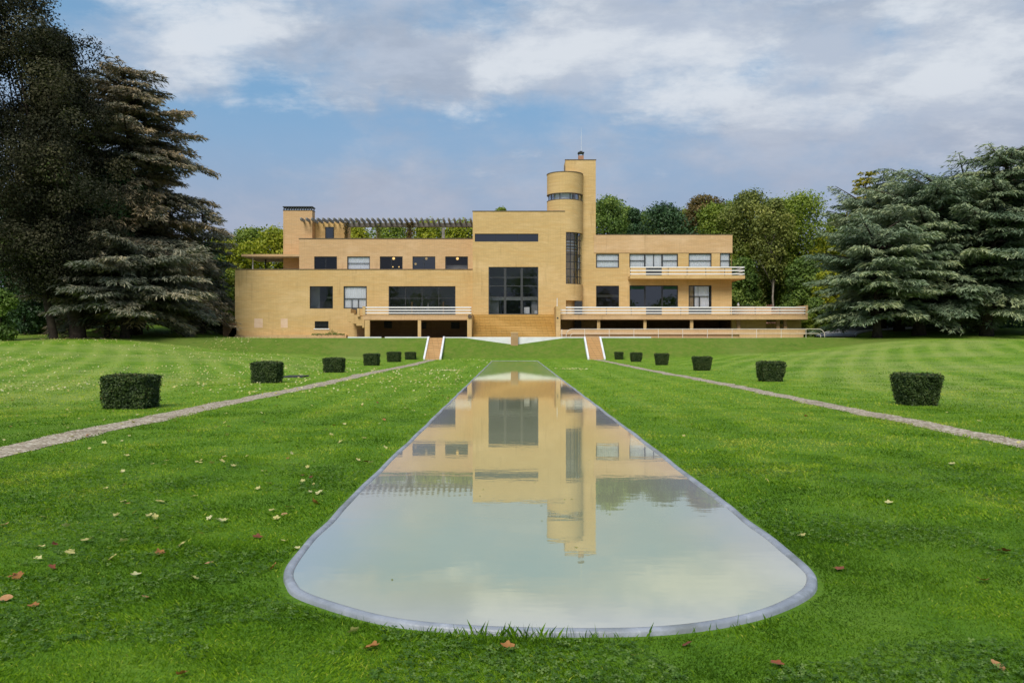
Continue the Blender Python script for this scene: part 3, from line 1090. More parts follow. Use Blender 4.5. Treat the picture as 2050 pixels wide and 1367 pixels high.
mb.box(PX(655, YL + 3.4), PX(668, YL + 3.4), YL + 3.4, YL + 3.6, PZ(598, YL + 3.4), PZ(594, YL + 3.4))
mb.build('inner_shelf', M['plaster'], villa)
# cavern below the terrace
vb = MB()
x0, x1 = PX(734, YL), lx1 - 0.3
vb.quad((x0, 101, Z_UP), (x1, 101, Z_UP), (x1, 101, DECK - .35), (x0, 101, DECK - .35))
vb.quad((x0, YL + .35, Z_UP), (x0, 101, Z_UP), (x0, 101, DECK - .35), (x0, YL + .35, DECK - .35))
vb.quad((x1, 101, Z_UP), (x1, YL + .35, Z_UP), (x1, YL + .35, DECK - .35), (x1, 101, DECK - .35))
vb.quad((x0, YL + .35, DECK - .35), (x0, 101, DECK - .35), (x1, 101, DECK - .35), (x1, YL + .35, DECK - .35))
vb.build('undercroft', M['brick_brown_and_shaded'], villa)  # darker brick than the facade: shade below the terrace put into the colour
for a_, b_, c_, d_ in ((769, 784.5, 643, 657), (843, 853, 645, 658), (903, 920, 645, 658)):
    q = px_rect(a_, b_, c_, d_, 100.9)
    mb = MB()
    mb.box(q[0], q[1], 100.9, 100.97, q[2], q[3])
    mb.build('undercroft_window', M['darkmetal'], villa)

for a_, b_, c_, d_ in ((509, 526, 637.5, 656), (562, 576, 637.5, 656)):
    q = px_rect(a_, b_, c_, d_, YL)
    mb = MB()
    mb.box(q[0], q[1], YL - 0.004, YL + 0.05, q[2], q[3])
    mb.build('repaired_patch', M['patch'], villa)

# ---- left wing, upper floor
ux0, ux1 = PX(599, YU), cx0
uz1 = PZ(478.3, YU)
UH = [px_rect(a, b, 513.5, 540.5, YU) for a, b in ((629, 674.6), (695, 740.6), (760.4, 806), (825.8, 871.5), (891.3, 936.7))]
mb = MB()
wall_front(mb, ux0, ux1, lz1 - 0.4, uz1, YU, UH)
shell(mb, ux0, ux1, lz1 - 0.4, uz1, YU, 110, True, False)
mb.build('upper_left_wall', M['brick_pink'], villa)
coping(ux0, ux1 - 0.06, YU, uz1)
window(UH[0], YU, vs=(0.5,), fw=0.07, label='dark upper floor window nearest the canopy')
window(UH[1], YU, hs=(0.5,), fw=0.08, curtain=FULL, label='only curtained window of the left upper floor')
window(UH[2], YU, vs=(0.5,), fw=0.07, label='upper floor window with a lit globe and two small lights')
window(UH[3], YU, vs=(0.5,), fw=0.07, gl='glassdark', label='upper floor window reflecting sky and trees')
window(UH[4], YU, fw=0.07, label='upper floor window nearest the centre with a lit globe')
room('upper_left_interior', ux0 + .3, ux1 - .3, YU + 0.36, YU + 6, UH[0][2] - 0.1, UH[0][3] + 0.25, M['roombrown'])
for p, q, r in ((788, 517.5, 0.16), (853.5, 517.8, 0.15), (832, 528.5, 0.13), (915.8, 517.8, 0.16)):
    c = (PX(p, YU + 1), YU + 1, PZ(q, YU + 1))
    mb = MB()
    mb.lathe([(r * math.sin(PI * i / 8) + 0.001, c[2] - r * math.cos(PI * i / 8)) for i in range(9)], c[0], c[1], 14)
    g_ = mb.build('globe_lamp', M['lamp'], villa, True)
    mb = MB()
    mb.tube([(c[0], c[1], c[2] + r - 0.01), (c[0], c[1], UH[0][3] + 0.24)], 0.012, 6)
    mb.build('lamp_cord', M['darkmetal'], g_)
for p in (786.5, 798.7):
    c = (PX(p, YU + 2), YU + 2, PZ(534.4, YU + 2))
    mb = MB()
    mb.lathe([(0.07 * math.sin(PI * i / 6) + 0.001, c[2] - 0.07 * math.cos(PI * i / 6)) for i in range(7)], c[0], c[1], 10)
    mb.build('small_lamp', M['lamp'], villa, True)

# canopy over the roof terrace
kx0, kx1 = PX(483, YU), PX(599, YU) - 0.01
kz = PZ(509, YU)
mb = MB()
mb.box(kx0, kx1, YU, YU + 7.0, kz - 0.26, kz)
mb.build('canopy', M['brick_pink'], villa)
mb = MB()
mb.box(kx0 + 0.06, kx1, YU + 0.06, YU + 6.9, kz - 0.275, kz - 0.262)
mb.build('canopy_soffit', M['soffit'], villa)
mb = MB()
mb.tube([(PX(506, YU + 1.2), YU + 1.2, lz1), (PX(506, YU + 1.2), YU + 1.2, kz - 0.27)], 0.07, 8)
mb.build('canopy_post', M['white'], villa)
mb = MB()
mb.tube([(PX(532, YU + 3.6), YU + 3.6, lz1), (PX(532, YU + 3.6), YU + 3.6, kz - 0.27)], 0.09, 8)
mb.build('canopy_post', M['darkmetal'], villa)

# slatted chimney block and penthouse on the roof
hx0, hx1 = PX(567, 102), PX(625, 102)
hz = PZ(421.7, 102)
mb = MB()
mb.box(hx0, hx1, 102, 103.4, lz1 - 0.2, hz)
cb_ = mb.build('chimney_block', M['brick_pink'], villa)
mb = MB()
mb.box(hx0 - 0.04, hx1 + 0.04, 101.96, 103.44, hz + 0.002, hz + 0.08)
mb.box(hx0 - 0.06, hx1 + 0.06, 101.94, 103.46, hz + 0.40, hz + 0.50)
for i in range(12):
    c = hx0 + 0.08 + (hx1 - hx0 - 0.16) * i / 11
    mb.box(c - 0.045, c + 0.045, 101.98, 102.2, hz + 0.081, hz + 0.399)
    mb.box(c - 0.045, c + 0.045, 103.2, 103.42, hz + 0.081, hz + 0.399)
mb.build('chimney_cap', M['darkmetal'], cb_)
px0, px1 = PX(609, 103.5), PX(691, 103.5)
pz1 = PZ(444.5, 103.5)
mb = MB()
mb.box(px0, px1, 103.5, 107, uz1 - 0.6, pz1)
mb.build('roof_penthouse', M['brick'], villa)
mb = MB()
dq = px_rect(651, 668.3, 454.5, 480, 103.4)
mb.box(dq[0], dq[1], 103.42, 103.49, dq[2], dq[3])
rd = mb.build('roof_door', M['darkmetal'], villa)
mb = MB()
mb.box(dq[0] + 0.12, dq[1] - 0.12, 103.405, 103.417, dq[2] + 0.2, dq[3] - 0.12)
mb.build('pane', M['glassdark'], rd)

# pergola over the roof terrace: rafters running front to back on a long beam
def pergola():
    Yf, Yb, Ym = 100.35, 103.3, 102.6
    zt = PZ(435.7, Yf)
    mb = MB()
    bz1 = zt - 0.34
    mb.box(PX(690, Ym), cx0 - 0.02, Ym - 0.25, Ym + 0.25, PZ(454.7, Ym), bz1)
    pg = mb.build('pergola', M['concretedark'], villa)
    for i in range(32):
        x = PX(602, Yf) + (PX(941.5, Yf) - PX(602, Yf)) * i / 31
        rb = MB()
        w = 0.085
        rb.prism_x([(Yf, zt - 0.16), (Yf + 0.10, zt - 0.33), (Yb, zt - 0.33), (Yb, zt), (Yf + 0.06, zt), (Yf, zt - 0.05)], x - w, x + w)
        rb.build('rafter', M['concrete'], pg)
    for p in (756, 820, 887.5):
        rb = MB()
        x = PX(p, Ym)
        rb.box(x - 0.16, x + 0.16, Ym - 0.16, Ym + 0.16, uz1 - 0.6, PZ(454.7, Ym))
        rb.build('post', M['concrete'], pg)
    rb = MB()
    x = PX(694, Ym)
    rb.tube([(x, Ym, uz1 - .6), (x, Ym, PZ(454.7, Ym))], 0.09, 8)
    rb.build('post', M['white'], pg)


pergola()

# ---- right wing
rx0, rx1 = tx1, PX(1465, YT)
rz1 = PZ(470.4, YT)
pb0 = PZ(506.5, YT)
RA = px_rect(1193.2, 1239.4, 508, 536.4, YT)
BAL = PZ(551.6, YT - 1.75)                      # balcony floor
RB = px_rect(1260, 1357.4, 508, 535.5, YT)
RCw = px_rect(1378.7, 1424.6, 507.5, 536, YT)
RD = (PX(1441.6, YT), rx1 + 0.5, PZ(537, YT), pb0 - 0.002)
RE = px_rect(1193.4, 1239.4, 572, 615, YT)
RF = px_rect(1260.4, 1357.4, 571.4, 616, YT)
RG_ = px_rect(1378.7, 1424.6, 571.4, 629, YT)
void_r = (tx1 + 0.02, rx1, Z_UP, DECK - 0.35)
mb = MB()
wall_front(mb, rx0, rx1, Z_UP, pb0, YT, [RA, RB, RCw, (RD[0], rx1, RD[2], pb0), RE, RF, RG_, void_r])
YE = 108.0
# right end wall, with the corner window returning round it
mb.quad((rx1, YT, DECK - .35), (rx1, YE, DECK - .35), (rx1, YE, RD[2]), (rx1, YT, RD[2]))
mb.quad((rx1, YT + 1.6, RD[2]), (rx1, YE, RD[2]), (rx1, YE, pb0), (rx1, YT + 1.6, pb0))
mb.quad((rx1, YE, Z_UP), (rx0, YE, Z_UP), (rx0, YE, pb0), (rx1, YE, pb0))
mb.build('right_wall', M['brick'], villa)
mb = MB()
mb.box(PX(1189, YT - .05), rx1 + 0.06, YT - 0.06, YE, pb0, rz1)
mb.build('right_parapet', M['brick_pink'], villa)
mb = MB()
mb.box(PX(1193, YT), rx1 + 0.10, YT - 0.10, YT + 0.3, rz1 + 0.002, rz1 + 0.05)
mb.build('coping', M['coping'], villa)
CUR2 = [(0.01, 0.99, 'curtain')]
window(RA, YT, hs=(0.5,), fw=0.10, curtain=FULL, label='curtained upper window beside the chimney tower')
window(RB, YT, vs=((0.32, 0.16), 0.5, (0.675, 0.16)), hs=((0.5, 0, 0.31), (0.5, 0.68, 1)), fw=0.10, curtain=CUR2, door=(0.34, 0.665, BAL - 0.1, 0), label='wide curtained window with a dark balcony door')
window(RCw, YT, hs=(0.5,), fw=0.10, curtain=FULL, label='curtained upper window on the balcony')
rdw = window((RD[0], PX(1461.5, YT), RD[2], RD[3]), YT, hs=(0.5,), fw=0.09, curtain=FULL, label='narrow curtained corner window at the right end')
mb = MB()
ce = PX(1461.5, YT)
mb.box(ce - 0.08, ce, YT + 0.24, YT + 1.6, RD[2], RD[2] + 0.08)
mb.box(ce - 0.08, ce, YT + 0.24, YT + 1.6, RD[3] - 0.08, RD[3])
mb.box(ce - 0.08, ce, YT + 1.5, YT + 1.6, RD[2] + 0.08, RD[3] - 0.08)
mb.build('corner_frame', M['darkmetal'], rdw)
window(RE, YT, fw=0.06, label='dark ground floor window beside the chimney tower')
window(RF, YT, vs=((0.32, 0.16), (0.675, 0.16)), fw=0.10, gl='glassdark', door=(0.34, 0.665, DECK, 0), label='wide dark window with green blinds on the right terrace')
window(RG_, YT, vs=((0.42, 0.0), ), hs=(0.62,), fw=0.10, curtain=[(0.28, 0.9, 'curtain'), (0.05, 0.22, 'curtainbeige')], label='glazed terrace door with parted white curtains')
mb = MB()
c = RG_[0] + (RG_[1] - RG_[0]) * 0.48
mb.box(c - 0.06, c + 0.06, YT + 0.095, YT + 0.175, RG_[2] + 0.1, RG_[2] + (RG_[3] - RG_[2]) * 0.60)
mb.box(RG_[0] + .1, RG_[1] - .1, YT + 0.096, YT + 0.174, RG_[2] + 0.1, RG_[2] + 0.85)
mb.build('door_panel', M['greymetal'], villa)
mb = MB()
w_ = RF[1] - RF[0]
mb.box(RF[0] + 0.12, RF[0] + w_ * 0.30, YT + 0.02, YT + 0.06, RF[3] - 0.42, RF[3] - 0.1)
mb.build('blind', M['blind'], villa)
mb = MB()
mb.box(RF[0] + w_ * 0.70, RF[1] - 0.12, YT + 0.02, YT + 0.06, RF[3] - 0.42, RF[3] - 0.1)
mb.build('blind', M['blind'], villa)
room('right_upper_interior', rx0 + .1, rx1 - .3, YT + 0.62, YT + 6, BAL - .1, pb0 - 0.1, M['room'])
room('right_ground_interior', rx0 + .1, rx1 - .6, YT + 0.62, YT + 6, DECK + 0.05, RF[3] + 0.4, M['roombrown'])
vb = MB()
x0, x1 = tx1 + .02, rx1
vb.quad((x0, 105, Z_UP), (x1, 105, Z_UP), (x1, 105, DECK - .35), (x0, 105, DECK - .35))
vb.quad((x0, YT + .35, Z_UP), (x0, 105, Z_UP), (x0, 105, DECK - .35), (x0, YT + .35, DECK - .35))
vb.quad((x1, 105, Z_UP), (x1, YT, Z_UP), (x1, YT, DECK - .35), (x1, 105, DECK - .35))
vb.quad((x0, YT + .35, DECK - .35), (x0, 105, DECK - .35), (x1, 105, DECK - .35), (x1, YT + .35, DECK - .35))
vb.build('undercroft', M['brick_brown_and_shaded'], villa)  # the dimness under the right terrace is partly painted by this darker brick
mb = MB()
mb.box(PX(1150, TCY - 1.3), PX(1165, TCY - 1.3), TCY - 1.6, TCY - 1.3, DECK, zr0 - 0.05)
mb.box(PX(1150, TCY - 1.7), PX(1164, TCY - 1.7), TCY - 1.75, TCY - 1.65, Z_UP + 0.6, DECK - .4)
mb.build('tower_foot_door', M['darkmetal'], villa)


mb = MB()
mb.box(RE[0], RE[1] + 0.6, YT + 3.4, YT + 3.6, PZ(595, YT + 3.4), PZ(590, YT + 3.4))
mb.build('inner_lintel', M['plaster'], villa)
mb = MB()
mb.box(UH[4][0] - 0.3, UH[4][1] + 0.3, YU + 1.6, YU + 2.0, UH[4][2] - 0.05, PZ(531, YU + 1.6))
mb.build('inner_counter', M['plaster'], villa)
# ---- railings
def railing(x0, x1, Y, zs, n_post, zfoot, posts='darkmetal', left_open=0.0, h=0.125):
    mb = MB()
    for i in range(n_post):
        x = x0 + 0.05 + (x1 - x0 - 0.1) * i / (n_post - 1)
        mb.box(x - 0.025, x + 0.025, Y + 0.03, Y + 0.08, zfoot, zs[0] + 0.02)
    rr = mb.build('railing', M[posts], villa)
    for i, z in enumerate(zs):
        rb = MB()
        rb.box(x0 + (left_open if i == 0 else 0), x1, Y - 0.035, Y + 0.03, z - h / 2, z + h / 2)
        rb.build('rail', M['white'], rr)
    return rr


ZR = [PZ(q, YF) for q in (615.3, 620.8, 626.4)]
# left terrace
tlx0, tlx1 = PX(731.7, YF), PX(936, YF)
mb = MB()
mb.box(tlx0 - 0.25, tlx1, YF, YL - 0.003, DECK - 0.50, DECK)
mb.build('left_terrace', M['brick_pink'], villa)
mb = MB()
mb.box(tlx0 - 0.29, tlx1 - 0.003, YF - 0.05, YF + 0.25, DECK + 0.003, DECK + 0.06)
mb.build('terrace_kerb', M['brick_pink'], villa)
railing(tlx0, PX(943.5, YF), YF + 0.05, ZR, 4, DECK + 0.06)
mb = MB()
mb.box(tlx0 - 0.32, tlx0 - 0.02, YF - 0.02, YF + 0.9, DECK + 0.06, PZ(613.2, YF))
mb.build('terrace_pier', M['brick'], villa)
for a_, b_ in ((730, 740), (836.3, 842.7)):
    mb = MB()
    mb.box(PX(a_, YF), PX(b_, YF), YF + 0.04, YF + 0.44, Z_UP, DECK - 0.502)
    mb.build('pillar', M['brick'], villa)
# stepped side stair left of the terrace
mb = MB()
ol = [(696.5, 618.5), (703.5, 618.5), (703.5, 627), (710.5, 627), (710.5, 630.5), (717, 630.5), (717, 634), (730.5, 634), (730.5, 656), (726.5, 656), (726.5, 652), (714.5, 652), (714.5, 648), (703.5, 648), (703.5, 644), (696.5, 644)]
n_ = len(ol)
for yy_ in (94.6, 97.99):
    mb.v += [(PX(p, 95), yy_, PZ(q, 95)) for p, q in ol]
mb.f.append(tuple(range(n_)))
mb.f.append(tuple(range(2 * n_ - 1, n_ - 1, -1)))
for k in range(n_):
    k2 = (k + 1) % n_
    mb.f.append((k, n_ + k, n_ + k2, k2))
mb.build('side_stair', M['brick'], villa)
mb = MB()
mb.box(PX(715.5, 94.5), PX(720.5, 94.5), 94.3, 94.58, PZ(634, 94.5), PZ(617.5, 94.5))
mb.build('stair_pier', M['brick'], villa)
mb = MB()
mb.box(PX(716, 97), PX(731, 97), 96.6, 96.9, Z_UP, PZ(659, 97))
mb.build('low_pier', M['brick_red'], villa)

# right terrace
trx0, trx1 = PX(1121.4, YF), PX(1617, YF)
mb = MB()
mb.box(trx0, trx1, YF, YT - 0.003, DECK - 0.46, DECK)
mb.box(rx1 + 0.002, trx1, YT, YT + 6, DECK - 0.46, DECK)
mb.build('right_terrace', M['brick_pink'], villa)
mb = MB()
mb.box(trx0, trx1 + 0.03, YF - 0.05, YF + 0.25, DECK + 0.003, DECK + 0.06)
mb.build('terrace_kerb', M['brick_pink'], villa)
railing(PX(1114, YF), PX(1612.6, YF), YF + 0.05, ZR, 11, DECK + 0.06, left_open=1.0)
mb = MB()
mb.box(PX(1612.8, YF), trx1 + 0.02, YF - 0.04, YT + 6, DECK + 0.062, PZ(611.2, YF))
mb.build('end_parapet', M['brick_pink'], villa)
mb = MB()
mb.box(rx1 + 0.3, PX(1612.8, YF) - 0.02, YT + 5.6, YT + 6, DECK, PZ(613.5, YT + 5.6))
mb.build('back_parapet', M['brick_pink'], villa)
for a_, b_ in ((1196, 1202), (1289.4, 1295), (1383, 1389)):
    mb = MB()
    mb.box(PX(a_, YF), PX(b_, YF), YF + 0.3, YF + 0.62, Z_UP, DECK - 0.462)
    mb.build('pillar', M['brick'], villa)
for a_, b_ in ((1476, 1482.3), (1555, 1561), (1569.7, 1576)):
    mb = MB()
    mb.box(PX(a_, 93.4), PX(b_, 93.4), 93.4, 93.8, Z_UP, DECK - 0.462)
    mb.build('pillar', M['brick_brown_and_shaded'], villa)  # darker than the other pillars: their shade is put into the brick colour
for a_, b_, y_, q_ in ((1465, 1534, 94.6, None), (1534.2, 1578, 95.6, 648), (1576, 1604, 94.6, 641.5)):
    mb = MB()
    mb.box(PX(a_, y_), PX(b_, y_), y_, y_ + 0.35, Z_UP, DECK - 0.463 if q_ is None else PZ(q_, y_))
    mb.build('service_wall', M['brick'], villa)
# parapet band in front of the undercroft
mb = MB()
mb.box(PX(1122, 91.6), PX(1612, 91.6), 91.6, 91.85, PZ(669.4, 91.6), PZ(660, 91.6))
mb.box(PX(1480, 91.7), PX(1608, 91.7), 91.62, 91.8, Z_UP, PZ(669.5, 91.6))
mb.box(PX(1122, 91.7), PX(1480, 91.7), 91.8, 91.84, Z_UP, PZ(669.5, 91.6))
mb.build('parapet_band', M['brick_pink'], villa)

# balcony of the right wing
YBF = YT - 1.75
bx0, bx1 = PX(1261.5, YBF), PX(1491.5, YBF)
bz0 = PZ(558, YBF)
mb = MB()
mb.box(bx0, bx1, YBF, YT - 0.003, bz0, BAL)
mb.box(rx1 + 0.003, bx1, YT - 0.002, YT + 5, bz0, BAL)
mb.build('balcony', M['brick'], villa)
ZB = [PZ(q, YBF) for q in (535, 541.6, 548.4)]
railing(bx0, bx1 - 0.08, YBF + 0.06, ZB, 7, BAL)
mb = MB()
for i in range(3):
    yy = YBF + 0.3 + i * 2.3
    mb.box(bx1 - 0.14, bx1 - 0.09, yy, yy + 0.05, BAL, ZB[0])
rr = mb.build('railing', M['darkmetal'], villa)
for z in ZB:
    rb = MB()
    rb.box(bx1 - 0.08, bx1 - 0.02, YBF + 0.10, YT + 4.9, z - 0.062, z + 0.062)
    rb.build('rail', M['white'], rr)

# ---- grand stairs
sx0, sx1 = PX(944.7, YF), PX(1112.8, YF)
mb = MB()
ns = 15
ztop = PZ(629.6, YC)
poly = []
for i in range(ns):
    y = YF + 0.1 + (YC - 0.15 - YF) * i / (ns - 1)
    z0_, z1_ = Z_UP + (ztop - Z_UP) * i / ns, Z_UP + (ztop - Z_UP) * (i + 1) / ns
    poly += [(y, z0_ if i else Z_UP), (y + 0.0, z1_ - 0.06), (y - 0.06, z1_ - 0.06), (y - 0.06, z1_)]
poly += [(YC - 0.004, ztop), (YC - 0.004, Z_UP)]
mb.prism_x(poly, sx0, sx1)
mb.build('grand_stairs', M['brick_gold'], villa)
mb = MB()
mb.box(PX(936, YF), sx0 - 0.002, YF - 0.6, YC - 0.004, Z_UP, PZ(628, YF))
mb.build('stair_cheek', M['brick'], villa)
mb = MB()
mb.box(sx1 + 0.002, PX(1121.2, YF), YF - 0.6, YC - 0.004, Z_UP, PZ(612.8, YF))
mb.build('stair_cheek', M['brick'], villa)
mb = MB()
xl, zl = PX(940.3, YF - .7), PZ(633, YF - .7)
mb.tube([(xl, YF - 0.602, zl), (xl, YF - 0.72, zl)], [0.17, 0.17], 12)
for k in range(7):
    a = 2 * PI * k / 7
    mb.tube([(xl + 0.15 * math.cos(a), YF - 0.68, zl + 0.15 * math.sin(a)), (xl + 0.22 * math.cos(a + .4), YF - 0.78, zl + 0.22 * math.sin(a + .4))], [0.05, 0.02], 6)
mb.build('iron_ornament', M['coping'], villa)
mb = MB()
xl, zl = PX(1116.5, YF - .7), PZ(636.5, YF - .7)
mb.tube([(xl, YF - 0.602, zl), (xl, YF - 0.63, zl)], 0.09, 12)
mb.build('wall_light', M['darkmetal'], villa)
mb = MB()
mb.box(PX(464, YL) - 0.0, PX(470, YL) - 0.005, YL - 0.6, YL + 1, Z_UP, PZ(668, YL))
mb.build('corner_plinth', M['brick_pink'], villa)

# ================================================================== GARDEN OBJECTS
# white flag pole on the right cheek wall
mb = MB()
fx = PX(1115.3, YF - .2)
mb.tube([(fx, YF - .25, PZ(612.8, YF)), (fx, YF - .25, PZ(597, YF))], 0.035, 8)
mb.tube([(fx, YF - .25, PZ(612.8, YF)), (fx, YF - .25, PZ(612.8, YF) + .06)], 0.09, 8)
tag(mb.build('flag_pole', M['white'], base=(fx, YF - .25, PZ(612.8, YF))), 'short bare white pole standing on the parapet right of the main stairs', 'pole')

# rosy service wall with stair at the left end
sv = thing('service_stair', 'low reddish brick wall with rising steps at the villa\'s left end', 'stair', (PX(456, 97.5), 97.5, gz(PX(456, 97.5), 97.5)))
mb = MB()
zb = 1.9
mb.box(PX(442.5, 97), PX(466, 97), 97.6, 97.9, zb, PZ(646, 97))
mb.build('wall', M['brick_red'], sv)
mb = MB()
for i in range(8):
    mb.box(PX(454 + 2 * i, 97), PX(470, 97) - 0.01, 97.05, 97.58, zb + 0.01 * i, PZ(674 - 3.4 * (i + 1), 97))
mb.build('steps', M['brick_red'], sv)
mb = MB()
mb.box(PX(441.5, 97), PX(467, 97), 97.55, 97.95, PZ(646, 97) + 0.003, PZ(645, 97) + 0.03)
mb.build('coping', M['brick_pink'], sv)


# two flights of the bank
def garden_stair(a0, a1, b0, b1, label):
    x0 = (PX(a0, Y_B1) + PX(b0, Y_B0)) / 2
    x1 = (PX(a1, Y_B1) + PX(b1, Y_B0)) / 2
    root = thing('garden_staircase', label, 'staircase', ((x0 + x1) / 2, Y_B0, 0), 'stairs up the grass bank')
    n = 13
    poly = []
    ya, yb = Y_B0 - 0.75, Y_B1 - 0.15
    for i in range(n):
        y = ya + (yb - ya) * i / n
        z0_, z1_ = (Z_UP + 0.02) * i / n, (Z_UP + 0.02) * (i + 1) / n
        poly += [(y, z0_ if i else -0.1), (y, z1_ - 0.04), (y - 0.02, z1_ - 0.04), (y - 0.02, z1_)]
    poly += [(yb, Z_UP + 0.02), (yb + 0.5, Z_UP + 0.02), (yb + 0.5, -0.1)]
    mb = MB()
    mb.prism_x(poly, x0, x1)
    mb.build('steps', M['stair'], root)
    for s0, s1 in ((x0 - 0.17, x0 - 0.003), (x1 + 0.003, x1 + 0.17)):
        kb = MB()
        kb.prism_x([(ya - 0.05, -0.1), (yb + 0.4, Z_UP - 0.2), (yb + 0.4, Z_UP + 0.14), (yb - 0.2, Z_UP + 0.14), (ya - 0.05, 0.17)], s0, s1)
        kb.build('kerb', M['whitewall'], root)
    return x0, x1


GL = garden_stair(859.8, 887, 853, 881.5, 'flight of orange steps with white kerbs on the left of the pool')
GR = garden_stair(1172, 1199, 1178, 1207, 'flight of orange steps with white kerbs on the right of the pool')

# white retaining wall with the dipped lawn before it, and white edging
mb = MB()
mb.box(GL[1] + 0.18, GR[0] - 0.18, 84.86, 85.2, 0.9, Z_UP + 0.09)
tag(mb.build('retaining_wall', M['whitewall'], base=(AX, 85.0, 1.2)), 'white retaining wall showing in a shallow vee below the main stairs', 'wall')
mb = MB()
mb.box(PX(697, 85), PX(764, 85), 84.80, 84.98, Z_UP - 0.3, Z_UP + 0.11)
mb.box(PX(771, 85), GL[0] - 0.18, 84.80, 84.98, Z_UP - 0.3, Z_UP + 0.11)
tag(mb.build('stone_edging', M['whitewall'], base=(PX(780, 85), 85, Z_UP)), 'thin white kerb along the top of the grass bank, left of the steps', 'kerb')
mb = MB()
mb.box(GR[1] + 0.18, PX(1303, 85), 84.80, 84.98, Z_UP - 0.3, Z_UP + 0.11)
tag(mb.build('stone_edging', M['whitewall'], base=(PX(1250, 85), 85, Z_UP)), 'thin white kerb along the top of the grass bank, right of the steps', 'kerb')

# brick pedestal
pdx0, pdx1 = PX(1022.7, 84.5), PX(1037.3, 84.5)
ped = thing('brick_pedestal', 'small square brick pedestal in front of the white retaining wall', 'pedestal', ((pdx0 + pdx1) / 2, 84.5, gz(AX, 84.5)))
mb = MB()
mb.box(pdx0, pdx1, 84.45, 84.855, 1.2, PZ(667, 84.5))
mb.build('shaft', M['brick_brown_and_shaded'], ped)
mb = MB()
mb.box(pdx0 - 0.02, pdx1 + 0.02, 84.43, 84.858, PZ(667, 84.5) + 0.002, PZ(665, 84.5))
mb.build('cap', M['brick_pink'], ped)


# white tube railing along the top of the bank
def tube_fence():
    Y = 87.0
    z0, zt_, zm = Z_UP, PZ(658.7, Y), PZ(667.6, Y)
    root = thing('tube_railing', 'long low white tube railing with rounded ends above the right bank', 'railing', (PX(1390, Y), Y, Z_UP))
    mb = MB()

    def hoop(xa, xb, z, r):
        pts = [(xa, Y, z0)]
        for i in range(7):
            a = PI / 2 * i / 6
            pts.append((xa + r * (1 - math.cos(a)), Y, z - r * (1 - math.sin(a))))
        for i in range(7):
            a = PI / 2 * (1 - i / 6)
            pts.append((xb - r * (1 - math.cos(a)), Y, z - r * (1 - math.sin(a))))
        pts.append((xb, Y, z0))
        return pts
    mb.tube(hoop(PX(1133.5, Y), PX(1651, Y), zt_, 0.62), 0.032, 8)
    mb.build('top_rail', M['cream'], root, True)
    mb = MB()
    mb.tube(hoop(PX(1142, Y), PX(1643, Y), zm, 0.30), 0.028, 8)
    mb.build('lower_rail', M['cream'], root, True)
    for p in (1170.5, 1219.6, 1269, 1318, 1366.8, 1416.2, 1465.7, 1514.4, 1563.9, 1613.6):
        mb = MB()
        x = PX(p, Y)
        mb.tube([(x, Y, z0), (x, Y, zt_)], 0.028, 6)
        mb.build('post', M['cream'], root)


tube_fence()
mb = MB()
x = PX(1124.8, 87)
mb.tube([(x, 87, Z_UP - .1), (x, 87, PZ(660, 87))], 0.04, 8)
mb.tube([(x, 87, PZ(660, 87)), (x, 87, PZ(659.3, 87))], [0.04, 0.01], 8)
tag(mb.build('white_post', M['cream'], base=(x, 87, Z_UP)), 'single thin white post beside the right foot of the main stairs', 'post')


# four-globe lamp behind the right terrace
def lamp_post():
    Y = 112.0
    x = PX(1480.4, Y)
    zg = gz(x, Y)
    root = thing('street_lamp', 'dark lamp post with four white lamp heads beyond the right terrace', 'street lamp', (x, Y, zg))
    zt_ = PZ(572, Y)
    mb = MB()
    mb.tube([(x, Y, zg), (x, Y, zg + 1.0), (x, Y, zg + 1.1), (x, Y, zt_)], [0.13, 0.12, 0.08, 0.07], 10)
    mb.tube([(x, Y, PZ(583, Y)), (x, Y, PZ(580, Y))], 0.16, 10)
    mb.build('pole', M['darkmetal'], root)
    mb = MB()
    mb.tube([(PX(1471, Y), Y, zt_), (PX(1491, Y), Y, zt_)], 0.05, 8)
    mb.build('cross_arm', M['darkmetal'], root)
    for p in (1472.5, 1475.8, 1485.6, 1489.2):
        c = PX(p, Y)
        mb = MB()
        mb.lathe([(0.03, zt_ + 0.04), (0.09, zt_ + 0.06), (0.11, zt_ + 0.2), (0.10, zt_ + 0.32), (0.05, zt_ + 0.38), (0.001, zt_ + 0.39)], c, Y, 10)
        mb.build('lamp_head', M['opal'], root, True)


lamp_post()
# small white globe on the terrace wall
mb = MB()
wx, wz = PX(1477.9, 104.8), PZ(613.5, 104.8)
mb.lathe([(0.08, wz), (0.12, wz + .05), (0.16, wz + .16), (0.13, wz + .28), (0.05, wz + .34), (0.05, wz + .44), (0.001, wz + .46)], wx, 104.8, 10)
tag(mb.build('garden_urn', M['white'], base=(wx, 104.8, wz)), 'tiny white urn standing on the far parapet of the right terrace', 'urn')

# drain cover in the left lawn
dx_, dy_ = PX(592, 41), 41.0
mb = MB()
for i in range(9):
    mb.box(dx_ - 0.45 + i * 0.1, dx_ - 0.38 + i * 0.1, dy_ - 0.55, dy_ + 0.55, 0.02, 0.07)
mb.box(dx_ - 0.5, dx_ + 0.5, dy_ - 0.62, dy_ - 0.552, 0.0, 0.075).box(dx_ - 0.5, dx_ + 0.5, dy_ + 0.552, dy_ + 0.62, 0.0, 0.075)
tag(mb.build('drain_grate', M['greymetal'], base=(dx_, dy_, 0.0)), 'flat dark metal drain grate in the lawn beside the second left hedge', 'grate')


